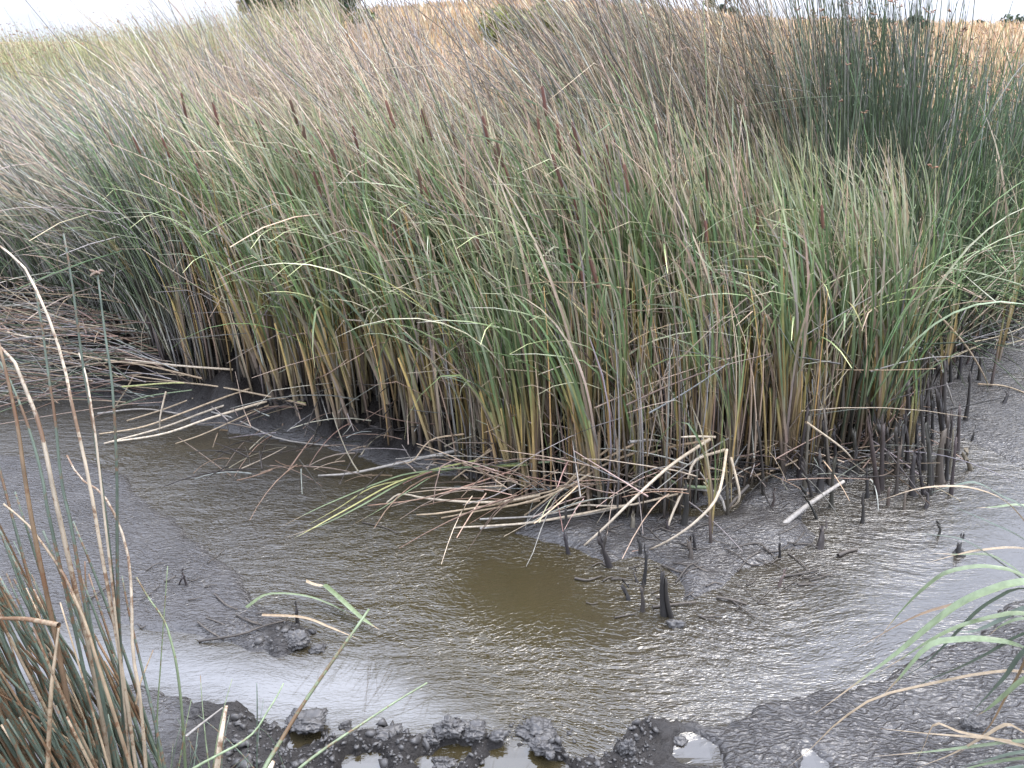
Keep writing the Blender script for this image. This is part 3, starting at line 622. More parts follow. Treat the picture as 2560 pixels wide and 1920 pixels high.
# olive reeds farther back on the left
yy = rng.uniform(9.5, 34, 10500); xx = rng.uniform(-.72, -.20, 10500) * (yy * .919 + 1.0)
keep = xx < -1.2 - (yy - 9.5) * .12; xx, yy = xx[keep], yy[keep]
mass_rush('olive_reed_thicket', 'olive yellow reeds with feathery tops far back at the left', [
    dict(pts=(xx, yy), h=(1.45, .25), S=6, p0=(3, 6), p1=(30, 14), az_s=.8, heads=.35, r=(.006, .011), cb=([OLV, GRN], [.6, .4]), cm=([OLV, (.28, .27, .10), GRN2], [.5, .3, .2]), ct=([(.34, .31, .13), OLV, PALE, TAN], [.4, .2, .2, .2]))])

# litter of fallen stems
def litter(name, label, specs):
    parts = []
    for (pxr, pyr, n, zr, lr, az, azs, choices, probs, curve) in specs:
        px = rng.uniform(*pxr, n); py = rng.uniform(*pyr, n)
        b = np.array([ground(a, c, z) for a, c, z in zip(px, py, rng.uniform(*zr, n))]); Ln = rng.uniform(*lr, n)
        gz = zat(b[:, 0], b[:, 1]); b[:, 2] = np.maximum(b[:, 2], gz + .01)
        P, T = paths(b, az + rng.normal(0, azs, n), Ln, np.radians(rng.normal(75, 10, n)), np.radians(rng.normal(95, curve, n)), 1.0, 6, np.where(rng.random(n) < .15, .5, 2), np.radians(rng.normal(0, 40, n)))
        P[..., 2] = np.maximum(P[..., 2], 0.012)
        t = np.linspace(0, 1, 6); col = pick(choices, probs, n)
        parts.append(tubes(P, tangents(P), rng.uniform(.003, .006, n)[:, None] * (1.05 - .6 * t[None]), ramp([0, 1.0001], np.stack([col, col * rng.uniform(.7, 1.2, (n, 1))], 1), t), 3))
    V, F, c = join(parts); o = link(name, make_mesh(name, V, F, c), M_dead); tag(o, label, 'dead stalks', None, 'stuff'); return o

DC = ([GREY, TAN, BRN, DKG], [.4, .25, .2, .15])
litter('stalk_litter', 'matted dead stalks lying over the left end of the bank', [
    ((-150, 480), (820, 960), 300, (.10, .30), (.4, 1.2), math.pi, .45, *DC, 14),
    ((-150, 420), (700, 840), 230, (.15, .55), (.4, 1.1), math.pi + .2, .9, *DC, 20),
    ((-100, 460), (930, 1010), 90, (.03, .10), (.5, 1.3), math.pi, .35, *DC, 8),
    ((560, 1750), (990, 1190), 230, (.10, .32), (.15, .5), math.pi, 1.6, [GREY, BRN, SHEATH, MUD], [.2, .25, .15, .4], 22),
    ((1180, 1800), (1150, 1250), 80, (.08, .35), (.3, .7), math.pi + .3, .8, [TAN, PTAN, GREY, BRN], [.3, .2, .3, .2], 15),
    ((1750, 2300), (980, 1200), 240, (.02, .2), (.2, .6), 0, 3, [GREY, BRN, MUD, TAN], [.3, .25, .25, .2], 18),
    ((2250, 2600), (740, 880), 200, (.02, .4), (.3, .8), 0, 3, [GREY, DKG, MUD, TAN], [.3, .3, .2, .2], 18),
    ((2200, 2620), (560, 760), 260, (.5, .9), (.3, .9), 0, 3, [PALE, GRN2, TAN, GRN], [.2, .35, .2, .25], 25)])

# dry grass of the field behind
def field_points(n, y0, y1, xl=-.78, xr=.78):
    y = y0 + (y1 - y0) * rng.random(n) ** 1.1; x = rng.uniform(xl, xr, n) * (y * .93 + 1); return x, y
x, y = field_points(62000, 9.3, 42)
k = ~((x < -2.4 - (y - 9.5) * .14) & (y < 23)); x, y = x[k], y[k]; N = len(x)
P, T = paths(np.stack([x, y, zat(x, y) - .02], 1), math.pi + rng.normal(0, 1.0, N), rng.uniform(.35, .75, N), np.radians(rng.normal(4, 8, N)), np.radians(rng.normal(35, 22, N)), 1.5, 4)
fw = rng.uniform(.004, .008, N)[:, None] * (.6 + y[:, None] / 14) * np.array([[.8, .9, 1.3, .3]])
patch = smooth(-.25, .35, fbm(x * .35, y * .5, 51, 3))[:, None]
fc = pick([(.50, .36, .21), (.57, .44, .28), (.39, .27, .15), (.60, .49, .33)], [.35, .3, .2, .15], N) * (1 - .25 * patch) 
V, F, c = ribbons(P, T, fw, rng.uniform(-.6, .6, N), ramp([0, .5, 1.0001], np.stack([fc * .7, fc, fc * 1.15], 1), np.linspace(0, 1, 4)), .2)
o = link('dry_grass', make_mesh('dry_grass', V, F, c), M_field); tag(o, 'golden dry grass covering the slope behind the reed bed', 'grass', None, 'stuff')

# ------------------------------------------------------------------ trees and shrubs on the skyline
def leaf_cloud(centers, radii, per, size, cols, probs, flat=.75):
    out = []
    for c, r in zip(centers, radii):
        n = per; u = rng.normal(0, 1, (n, 3)); u /= np.linalg.norm(u, axis=1, keepdims=True)
        p = np.array(c) + u * (rng.random((n, 1)) ** .45) * r * np.array([1, 1, flat])
        a = rng.normal(0, 1, (n, 3)); a /= np.linalg.norm(a, axis=1, keepdims=True); b = np.cross(a, rng.normal(0, 1, (n, 3))); b /= np.linalg.norm(b, axis=1, keepdims=True)
        s = size * rng.uniform(.6, 1.4, (n, 1))
        V = np.stack([p - a * s, p + b * s * .5, p + a * s, p - b * s * .5], 1).reshape(-1, 3)
        F = np.arange(n * 4).reshape(-1, 4); cl = pick(cols, probs, n, .22); out.append((V, F, np.repeat(cl, 4, 0)))
    return join(out)

def limb(p0, p1, r0, r1, bow=.1, S=6):
    p0, p1 = np.array(p0, float), np.array(p1, float); t = np.linspace(0, 1, S)[:, None]
    P = (p0 + (p1 - p0) * t + np.array([0, 0, bow]) * np.linalg.norm(p1 - p0) * np.sin(t * math.pi))[None]
    return tubes(P, tangents(P), (r0 + (r1 - r0) * t.T), np.repeat(vary((.10, .08, .06), 1)[:, None], S, 1), 6)

def tree(x, y, h, cr, label, cols, low=.25, n=26, per=330):
    z = float(zat(x, y)[0]); e = empty('tree', (x, y, z), label, 'tree')
    parts = [limb((0, 0, -.2), (.1 * cr, 0, h * .55), .05 * h * .6, .02 * h)]
    cen, rad = [], []
    for k in range(n):
        a = random.uniform(0, 6.28); v = random.uniform(low, .95); rr = cr * math.sqrt(max(.05, 1 - ((v - .5) / .55) ** 2)) * random.uniform(.35, .85)
        c = (rr * math.cos(a), rr * math.sin(a), h * v); cen.append(c); rad.append(cr * random.uniform(.22, .40))
        if k % 3 == 0: parts.append(limb((0, 0, h * max(.15, v - .3)), c, .012 * h, .003 * h))
    V, F, c = join(parts); link('trunk', make_mesh('trunk', V, F, c), M_stem, e)
    V, F, c = leaf_cloud(cen, rad, per, .028 * h, cols, [1 / len(cols)] * len(cols)); link('crown', make_mesh('crown', V, F, c, False), M_leaf, e)
    return e
TD = [(.035, .060, .028), (.055, .085, .035), (.08, .10, .03)]
tree(-9.5, 40, 5.2, 3.1, 'large dark green tree cut by the photo top left of center', TD, low=.12, n=34, per=420)
tree(0.3, 42, 3.6, 2.3, 'dark tree rising behind the yellow green shrubs at the top middle', TD, low=.1, n=30)
tree(10.0, 42, 2.3, 1.0, 'small dark tree peeking over the field crest right of the tree behind the shrubs', TD, low=.1, n=14)
tree(26.1, 42.5, 5.0, 1.6, 'tall dark tree at the upper right corner above the golden field', [(.03, .045, .035), (.045, .06, .04)], low=.05, n=18)

def shrub(x, y, r, h, label, cols, per=260, n=8, size=.10, up=0):
    z = float(zat(x, y)[0]); e = empty('shrub', (x, y, z), label, 'shrub')
    st = []
    for k in range(7):
        a = random.uniform(0, 6.28); st.append(limb((.05 * math.cos(a), .05 * math.sin(a), -.05), (.7 * r * math.cos(a), .5 * r * math.sin(a), h * random.uniform(.6, .95)), .025, .008))
    V, F, c = join(st); link('stem', make_mesh('stem', V, F, c), M_stem, e)
    cen = [(random.uniform(-.75, .75) * r, random.uniform(-.6, .6) * r, h * random.uniform(.25, .8)) for _ in range(n)]
    V, F, c = leaf_cloud(cen, [min(r, h) * random.uniform(.35, .55) for _ in cen], per, size, cols, [1 / len(cols)] * len(cols), .8)
    link('foliage', make_mesh('foliage', V, F, c, False), M_leaf, e); return e
YG = [(.22, .235, .075), (.28, .285, .11), (.17, .19, .065)]
shrub(0.3, 24, 1.1, 1.45, 'yellow green shrub under the dark tree at the top middle', YG, n=12)
shrub(1.75, 24.3, 1.1, 1.15, 'yellow green shrub in the middle of the skyline thicket', YG, n=12)
shrub(3.1, 24, 1.0, 1.1, 'yellow green shrub at the right end of the skyline thicket', YG, n=12)
shrub(-6.3, 31, 1.5, .9, 'low olive shrub at the foot of the large dark tree', [(.12, .14, .05), (.18, .18, .07)], n=8)
DG = [(.06, .085, .05), (.09, .11, .06)]
shrub(15.4, 37.5, .9, .6, 'low dark bush on the field crest behind the tallest reeds at right', DG, n=5)
shrub(17.0, 36.5, .55, 1.0, 'round grey green bush alone on the golden field', [(.11, .13, .09), (.15, .17, .11)], n=6)
shrub(24.2, 41, 1.0, 1.0, 'dark bush at the foot of the tall tree in the corner', DG, n=6)
shrub(21.9, 41, .45, .7, 'tiny dark bush on the crest between the round bush and the corner tree', DG, n=4)

# ------------------------------------------------------------------ stalks that can be followed one by one
COLS = dict(tan=((.30, .215, .13), (.40, .305, .195)), pale=((.40, .315, .21), (.54, .45, .33)), green=((.15, .19, .10), (.22, .27, .15)), yg=((.30, .31, .12), (.42, .40, .17)), red=((.30, .17, .12), (.36, .22, .15)),
            grey=(GREY, (.30, .27, .23)), dark=((.055, .046, .038), (.085, .07, .055)), rush=((.075, .10, .072), (.115, .145, .105)), rust=((.26, .165, .095), (.24, .16, .09)))

def stalk(name, pts3, r, col, mt, label, cat, group=None, flat=False, tip=.35, parent=None, n=None, head=False):
    n = n or max(8, 3 * len(pts3)); P = smoothline(pts3, n); o0 = P[0].copy() if parent is None else np.zeros(3); P = (P - o0)[None]
    t = np.linspace(0, 1, n); c0, c1 = COLS[col]; f = random.uniform(.85, 1.15)
    cc = ramp([0, .5, 1.0001], np.array([[c0, c1, c1]]) * f, t); 
    if col == 'green' and flat: cc[:, t > .88] = np.array(COLS['tan'][1])
    T = tangents(P); rad = (r * (1 - (1 - tip) * t ** (2 if flat else 1)))[None]
    if flat: V, F, c = ribbons(P, T, rad * np.clip((1.03 - t) / .3, .1, 1)[None], np.array([random.uniform(-.3, .3) + math.pi / 2 * (abs(T[0, n // 2, 0]) > .6)]), cc, .3)
    else: V, F, c = tubes(P, T, rad, cc, 6, cap=True)
    o = link(name, make_mesh(name, V, F, c), mt, parent, None if parent else o0)
    if label: tag(o, label, cat, group)
    return o

def low(pts, z0, z1):
    n = len(pts); return [ground(a, b, z0 + (z1 - z0) * k / (n - 1)) for k, (a, b) in enumerate(pts)]

G_left = 'pale stalks stacked over the water at the left'
G_heap = 'dry stalks tangled in front of the bank'
FALLEN = [
 ('tan', .0085, .20, .01, [(777, 963), (761, 932), (660, 950), (570, 967), (490, 993), (407, 1024), (317, 1052)], 'topmost pale stalk of the stack over the water, kinked near its root', G_left),
 ('tan', .0075, .22, .01, [(724, 942), (590, 983), (447, 1036), (350, 1069), (248, 1085)], 'pale stalk second from the top of the stack over the water', G_left),
 ('pale', .0095, .20, .01, [(789, 987), (761, 969), (692, 975), (529, 1024), (407, 1069), (260, 1109)], 'thick pale stalk arching over and bending down at the right of the stack', G_left),
 ('pale', .009, .16, .01, [(667, 1003), (529, 1044), (407, 1085), (277, 1105)], 'straight thick pale stalk lowest in the stack over the water', G_left),
 ('tan', .006, .14, .0, [(740, 983), (610, 1040), (509, 1085), (439, 1109)], 'thin tan stalk dipping into the water under the stack', G_left),
 ('tan', .0075, .18, .22, [(765, 1012), (692, 995), (549, 967), (447, 955), (334, 940)], 'tan stalk crossing the stack down to the right with cut left end', G_left),
 ('tan', .007, .20, .02, [(334, 940), (315, 975), (289, 1016)], 'short tan stalk bent down from the cut end left of the stack', G_left),
 ('pale', .0085, .30, .34, [(582, 924), (447, 914), (313, 898)], 'short pale stalk lying level against the reeds above the stack', G_left),
 ('tan', .007, .26, .40, [(505, 946), (366, 914), (228, 894), (94, 861)], 'long tan stalk lying over the mat of dead stalks at left', G_left),
 ('yg', .006, .22, .18, [(305, 967), (460, 957), (590, 975), (765, 1008)], 'yellow green stalk lying level through the stack', G_left),
 ('grey', .0065, .02, .02, [(244, 1034), (354, 1022), (447, 1034)], 'grey stalk floating left of the stack', G_left),
 ('grey', .0065, .06, .01, [(529, 1030), (590, 1048), (700, 1097), (850, 1117)], 'long grey stalk bent where it enters the water right of the stack', G_left),
 ('pale', .0065, .28, .01, [(415, 979), (401, 1040), (399, 1081)], 'short pale stalk standing upright through the stack', G_left),
 ('green', .0055, .02, .22, [(293, 1016), (366, 991), (480, 975)], 'thin green stalk rising from the water left of the stack', G_left),
 ('pale', .007, .45, .42, [(0, 826), (70, 842), (150, 850)], 'pale stalk lying on the mud slope at the left edge', G_left),
 ('green', .0105, .12, .24, [(1770, 1219), (1706, 1213), (1611, 1178), (1516, 1156), (1453, 1151), (1333, 1157)], 'long grey green stalk arching from the heap to the fanned blades', None),
 ('grey', .008, .24, .0, [(1330, 1156), (1331, 1195), (1332, 1232)], 'short grey prop under the fold of the long arching stalk', None),
 ('tan', .0075, .34, .20, [(1292, 1083), (1250, 1112), (1188, 1151)], 'tan stalk slanting down to the fanned green blades', G_heap),
 ('pale', .0075, .14, .01, [(1350, 1238), (1251, 1254), (1156, 1254), (1061, 1245), (1001, 1235), (966, 1257)], 'pale stalk curving up at its left tip beyond the heap', G_heap),
 ('tan', .0065, .12, .01, [(1350, 1241), (1220, 1264), (1099, 1283), (1042, 1287)], 'tan stalk lying second below the curved pale one', G_heap),
 ('tan', .006, .11, .01, [(1350, 1251), (1220, 1273), (1103, 1295)], 'tan stalk lying third below the curved pale one', G_heap),
 ('red', .005, .2, .01, [(1302, 1170), (1131, 1226), (1030, 1251), (919, 1264)], 'thin reddish stalk under the fanned green blades', G_heap),
 ('grey', .010, .15, .0, [(1182, 1118), (1077, 1140), (966, 1165), (872, 1184), (796, 1189)], 'thick grey brown stalk lying from the bank into the water', None),
 ('pale', .0075, .10, .01, [(1564, 1264), (1350, 1303), (1251, 1313), (1137, 1319)], 'long pale stalk lowest at the left of the heap', G_heap),
 ('pale', .0065, .14, .0, [(1706, 1232), (1564, 1264), (1447, 1264), (1440, 1300), (1434, 1341)], 'pale stalk folded sharply down at the front of the heap', G_heap),
 ('pale', .009, .55, .01, [(1776, 1097), (1675, 1165), (1580, 1251), (1516, 1314), (1459, 1365)], 'longest straight pale stalk slanting across the heap', G_heap),
 ('pale', .009, .2, .0, [(1716, 1207), (1687, 1270), (1659, 1343)], 'steep pale stalk at the right front of the heap', G_heap),
 ('pale', .008, .5, .01, [(1817, 1124), (1795, 1238), (1738, 1305), (1675, 1349), (1624, 1374)], 'pale stalk bent at the knee beside the lone cattail shoot', G_heap),
 ('pale', .0085, .5, .3, [(1814, 1124), (1741, 1150), (1719, 1197)], 'short pale stalk with sharp elbow at the top right of the heap', G_heap),
 ('grey', .008, .5, .15, [(1573, 1105), (1643, 1102), (1713, 1140), (1770, 1207)], 'grey stalk arched over the top of the heap', G_heap),
 ('tan', .0075, .45, .02, [(1602, 1102), (1485, 1162), (1406, 1219), (1311, 1289)], 'tan stalk slanting left across the heap middle', G_heap),
 ('tan', .0075, .42, .02, [(1542, 1108), (1453, 1172), (1396, 1222), (1263, 1251)], 'tan stalk bending level left of the heap', G_heap),
 ('tan', .008, .4, .03, [(1611, 1124), (1516, 1159), (1422, 1216), (1311, 1257), (1200, 1276)], 'long tan stalk sweeping from heap top to the left', G_heap),
 ('pale', .007, .5, .5, [(1789, 1093), (1740, 1091), (1700, 1093)], 'short level pale stalk on top of the heap', G_heap),
 ('tan', .007, .5, .05, [(1779, 1099), (1643, 1127), (1516, 1188), (1422, 1267)], 'tan stalk bowed over the back of the heap', G_heap),
 ('grey', .011, .12, .0, [(1719, 1219), (1785, 1229), (1805, 1250), (1813, 1278)], 'dark thick stalk bent over at the right foot of the heap', G_heap),
 ('pale', .007, .42, .02, [(1827, 1143), (1849, 1241), (1823, 1273)], 'pale stalk with hooked foot right of the lone shoots', G_heap),
 ('dark', .010, .12, .0, [(1871, 1213), (1830, 1257), (1815, 1285)], 'dark stalk leaning right at the water behind the lone shoots', G_heap),
 ('tan', .006, .6, .15, [(1497, 1080), (1497, 1150), (1496, 1222)], 'thin upright tan stalk at the left of the heap', G_heap),
 ('pale', .006, .6, .18, [(1543, 1096), (1544, 1191)], 'thin upright pale stalk in the middle of the heap', G_heap),
 ('grey', .0065, .02, .08, [(1200, 1321), (1358, 1302), (1453, 1289), (1564, 1267)], 'grey stalk lying level under the long pale one', G_heap),
 ('grey', .006, .02, .12, [(1200, 1298), (1330, 1291), (1437, 1273)], 'thin grey stalk lying level left of the heap', G_heap),
 ('grey', .0055, .25, .0, [(1264, 1120), (1245, 1190)], 'thin grey stalk poking from the bank under the reeds', G_heap),
 ('tan', .006, .3, .05, [(1160, 1085), (1078, 1100), (1035, 1150), (1003, 1160)], 'yellow blade drooping down the bare mud slope', G_heap),
 ('tan', .006, .28, .02, [(1250, 1100), (1170, 1170), (1130, 1200)], 'tan stalk slanting down the dark bank by the thick grey one', G_heap),
 ('red', .006, .01, .01, [(1660, 1352), (1610, 1372), (1556, 1384)], 'reddish stalk end lying on the mud before the heap', G_heap),
 ('pale', .009, .35, .3, [(2190, 882), (2080, 915), (2018, 930)], 'pale level stalk resting in front of the right reeds', None),
 ('pale', .009, .28, .05, [(2090, 935), (2140, 960), (2192, 982)], 'pale stalk sloping right before the right reeds', None),
 ('tan', .008, .7, .02, [(2330, 770), (2395, 840), (2432, 890), (2455, 930), (2470, 960)], 'long tan stalk bent down onto the far mud', None),
 ('grey', .0075, .6, .02, [(2250, 870), (2300, 870), (2345, 905), (2370, 970), (2383, 1010)], 'arched grey stalk ending on the shiny mud', None),
 ('tan', .0075, .03, .02, [(2445, 960), (2510, 965), (2570, 985)], 'tan stalk lying flat on the shiny mud at the right edge', None),
 ('pale', .0065, .55, .02, [(2015, 1055), (2105, 1120), (2140, 1160)], 'pale pair of blades bending to the mud left of the dark stubs', None),
 ('tan', .0075, .04, .10, [(1885, 1190), (1960, 1165), (2035, 1130)], 'tan stalk lying slantwise on the dark mud under the reeds', None),
 ('grey', .016, .01, .16, [(1950, 1318), (2010, 1270), (2060, 1235), (2110, 1203)], 'grey bundle of split stalk slanting across the mud', None),
]
for col, r, z0, z1, pts, lab, grp in FALLEN:
    stalk('fallen_stalk', low(pts, z0, z1), r * 1.0, col, M_dead, lab, 'fallen stalk', grp, tip=.6)

# the fan of green blades folded onto the water
fan0 = ground(1330, 1157, .24); fan = empty('cattail_plant', fan0, 'folded cattail top with green blades fanned out over the brown water', 'cattail')
for col, pts in (('green', [(1318, 1159), (1141, 1170), (1030, 1194), (903, 1264), (808, 1311), (713, 1344)]), ('yg', [(1320, 1162), (1125, 1172), (998, 1203), (872, 1270), (770, 1327), (735, 1346)]),
                 ('yg', [(1188, 1151), (1077, 1175), (1020, 1197), (928, 1219), (846, 1270), (761, 1317)]), ('green', [(1320, 1156), (1061, 1178), (966, 1200), (853, 1245), (777, 1279), (697, 1320)]),
                 ('green', [(1320, 1163), (1125, 1175), (1030, 1222), (951, 1273), (872, 1317)])):
    p = [q - fan0 for q in low(pts, .235, .015)]
    stalk('leaf', p, .0085, col, M_blade, None, None, None, flat=True, parent=fan, n=18)

# dark broken stubs in the mud
STUBS = [((1529, 1415), (1496, 1346), .013, 'thick leaning broken stub on the mud bar before the heap'), ((1608, 1463), (1616, 1377), .008, 'tall thin black stub on the mud bar'),
 ((1602, 1460), (1584, 1430), .006, 'short thin stub leaning against the tall thin black one'), ((1577, 1501), (1554, 1466), .010, 'short split stub at the tip of the mud bar'),
 ((1607, 1529), (1603, 1469), .009, 'upright stub left of the thickest pair on the bar tip'), ((1664, 1536), (1657, 1431), .013, 'tallest thick stub of the pair on the bar tip'), ((1684, 1542), (1665, 1450), .009, 'leaning stub right in the pair on the bar tip'),
 ((2050, 1224), (2048, 1140), .016, None), ((2048, 1371), (2053, 1319), .015, 'lone thick ragged stub in the middle of the wet mud'), ((2080, 1267), (2087, 1144), .009, None), ((2158, 1308), (2156, 1241), .008, None),
 ((2212, 1173), (2195, 1060), .012, None), ((2250, 1181), (2258, 1060), .013, None), ((2285, 1237), (2287, 1136), .014, 'stub with a wide flared foot standing in its reflection'), ((2313, 1271), (2313, 1226), .010, None), ((2335, 1229), (2324, 1114), .007, None),
 ((2354, 1203), (2360, 1080), .017, 'thickest tall black stub of the right stub row'), ((2380, 1237), (2391, 1095), .008, None), ((2368, 1200), (2372, 1120), .010, None), ((2433, 1173), (2406, 1136), .011, 'stub leaning left at the end of the stub row'),
 ((2345, 1338), (2342, 1308), .006, 'small stub poking from the bluish water'), ((2403, 1390), (2399, 1358), .013, 'squat black stub alone in the smooth bluish water'), ((1947, 1465), (1962, 1435), .007, 'small bent stub at the edge of the mud bar by the ripples'),
 ((2035, 1241), (2003, 1162), .007, None), ((2051, 1297), (1999, 1229), .006, None), ((2171, 1244), (2167, 1173), .008, None), ((2223, 1262), (2223, 1220), .008, None), ((2262, 1275), (2265, 1225), .006, None), ((2110, 1196), (2145, 1130), .008, None),
 ((1415, 1318), (1412, 1262), .008, 'thin stub standing in the brown shallows before the heap'), ((1708, 1310), (1712, 1215), .013, 'thick stub standing at the right front of the heap'),
 ((2245, 1170), (2240, 1070), .012, None), ((2300, 1150), (2290, 1010), .011, None), ((2330, 1110), (2330, 1000), .010, None), ((2395, 1130), (2400, 1020), .011, None), ((2415, 1050), (2425, 930), .010, None), ((2450, 950), (2452, 890), .012, None),
 ((2360, 1050), (2362, 900), .014, None), ((2430, 1100), (2436, 1080), .007, None), ((2505, 1010), (2520, 985), .011, 'stub bent right on the far shiny mud'), ((2140, 1180), (2135, 1080), .013, None), ((2090, 1180), (2085, 1080), .012, None), ((2190, 1140), (2180, 1000), .014, None),
 ((2265, 1100), (2268, 960), .014, None), ((2322, 1060), (2318, 950), .012, None), ((440, 1462), (462, 1440), .004, None), ((468, 1462), (458, 1434), .005, 'small forked stub on the left mud flat'), ((745, 1560), (742, 1520), .008, 'broken stub on the dark hump of the left mud flat')]
for k in range(96):
    if k < 84: a, b = random.choice([1930, 2020, 2090, 2180, 2230, 2270, 2340, 2380]) + random.gauss(0, 26), random.uniform(930, 1240)
    else: a, b = random.uniform(1420, 1960), random.uniform(1260, 1400)
    if b > 1240 - max(0, a - 2350) * .5 and k < 84: continue
    hh = random.uniform(40, 190) if k < 84 else random.uniform(15, 50)
    STUBS.append(((a, b), (a + random.gauss(0, .16) * hh, b - hh), random.uniform(.005, .012), None))
for (b, tp, r, lab) in STUBS:
    r *= 1.1
    z = float(zat(*ground(b[0], b[1], 0.0)[:2])[0]); p0 = ground(b[0], b[1], max(z, 0.0)); top = upright(tp[0], tp[1], p0[1] + random.uniform(-.02, .05))
    mid = p0 * .5 + top * .5 + np.array([random.gauss(0, .006), 0, 0]); p0[2] -= .04
    P = smoothline([p0, mid, top], 8); o0 = P[0].copy(); P = (P - o0)[None]; t = np.linspace(0, 1, 8)
    cl = pick([(.026, .022, .019), (.04, .033, .027), (.085, .068, .05)], [.5, .35, .15], 1); cc = ramp([0, .6, 1.0001], np.stack([cl, cl * 1.1, cl * 1.9], 1), t)
    rad = (r * (1 + .9 * np.exp(-t * 5)) * (1 - .35 * t))[None]
    parts = [tubes(P, tangents(P), rad, cc, 6, cap=True)]
    for q in range(2):                     # torn fibres at the top
        k = 5; Q = P[:, k:] + np.array([random.gauss(0, r * .5), random.gauss(0, r * .5), random.uniform(.01, .05)]); parts.append(tubes(Q, tangents(Q), np.array([[r * .45, r * .3, r * .08]]), cc[:, k:], 4))
    V, F, c = join(parts)
    m = V[:, 2] > .6 * P[0, -1, 2]; V[m, 2] += rng.normal(0, r * .9, m.sum())
    o = link('broken_stub', make_mesh('broken_stub', V, F, c), M_dead, None, o0)
    if not lab:
        hpx = b[1] - tp[1]; at = [w for q, w in ((0, 'on the mud bar before the stalk heap'), (1880, 'by the grey split bundle'), (1985, 'left of the lone ragged stub'), (2065, 'right of the grey split bundle'), (2135, 'left of the flared stub'),
                                                   (2205, 'under the stout olive-based cattail'), (2262, 'beside the flared stub'), (2315, 'left of the thickest tall stub'), (2372, 'right of the thickest tall stub')) if b[0] >= q][-1]
        far = 'at the back' if b[1] < 1040 else 'in the middle' if b[1] < 1140 else 'at the front'
        lab = ('tall ' if hpx > 110 else 'short ' if hpx < 60 else '') + ('thick ' if r > .011 else 'thin ' if r < .0075 else '') + f'mud-black stub {at}' + (f', {far}' if b[0] > 1880 else '')
    tag(o, lab, 'reed stub', 'broken reed stubs standing in the wet mud')

# twigs and scraps on the mud
TW = [([(495, 1559), (520, 1575), (557, 1592)], .006, 'short black twig lying above the long one on the left flat'), ([(495, 1597), (602, 1590), (660, 1570), (722, 1550)], .007, 'long black twig lying on the left mud flat'),
      ([(590, 1540), (625, 1558), (655, 1565)], .005, 'black twig meeting the long one on the left flat'), ([(1632, 1512), (1690, 1506), (1740, 1502)], .009, 'thick grey twig lying behind the stub pair'),
      ([(1985, 1360), (2020, 1355), (2048, 1365)], .006, None), ([(2096, 1385), (2120, 1375), (2145, 1368)], .013, 'thick black twig tilted up from the wet mud'), ([(1830, 1370), (1892, 1360), (1920, 1378)], .007, 'black twig with bent end on the mud bar'),
      ([(1920, 1382), (1950, 1372), (1972, 1360)], .006, None), ([(1962, 1435), (2010, 1428), (2046, 1420)], .007, 'black twig trailing from the small bent stub'), ([(1792, 1488), (1830, 1496), (1868, 1504)], .009, 'thick dark twig at the water side of the bar'),
      ([(1437, 1440), (1470, 1445), (1505, 1434)], .008, 'curved twig at the tip of the bar'), ([(1520, 1410), (1500, 1400), (1480, 1410)], .006, None), ([(1655, 1408), (1690, 1424), (1705, 1432)], .007, None),
      ([(1690, 1450), (1720, 1425), (1745, 1408)], .006, None), ([(210, 1510), (240, 1485), (275, 1462)], .006, 'brown twig behind the tall bulrush stems at left'), ([(905, 1300), (960, 1312), (995, 1328)], .005, 'grey twig on the small mud spit')]
for k in range(84):
    if k < 64: a, b = random.uniform(1440, 2050), random.uniform(1300, 1540); b = min(b, 1560 - max(0, a - 1750) * .42)
    elif k < 72: a, b = random.uniform(2050, 2500), random.uniform(900, 1200)
    else: a, b = random.uniform(330, 640), random.uniform(1400, 1560)
    ln = random.uniform(18, 60); sl = random.gauss(0, .5)
    TW.append(([(a, b), (a + ln * .5, b + ln * .5 * sl + random.gauss(0, 4)), (a + ln, b + ln * sl)], random.uniform(.003, .006), None))
for pts, r, lab in TW:
    P = [ground(a, b, .02) for a, b in pts]
    for q in P: q[2] = max(float(zat(q[0], q[1])[0]), 0) + .004 + r * random.uniform(0, 1.2)
    stalk('twig', P, r * .8, 'dark', M_dead, lab or 'short dark twig half sunk in the wet mud', 'twig', 'dark twigs scattered on the mud', tip=.6, n=8)

# floating leaves on the left flat
for col, pts, w, lab in (('green', [(615, 1519), (669, 1485), (758, 1488), (830, 1512), (900, 1550)], .007, 'thin green leaf arching over the dark hump of mud'),
                         ('green', [(812, 1462), (850, 1495), (905, 1545), (950, 1575)], .016, 'broad flat green leaf lying on the ripples'),
                         ('tan', [(655, 1537), (758, 1543), (825, 1568), (900, 1599)], .008, 'tan leaf lying across the dark hump of mud'),
                         ('pale', [(765, 1452), (790, 1462), (815, 1464)], .008, 'pale folded leaf end beside the broad green leaf')):
    stalk('fallen_leaf', low(pts, .09, .02), w, col, M_blade, lab, 'leaf', None, flat=True)

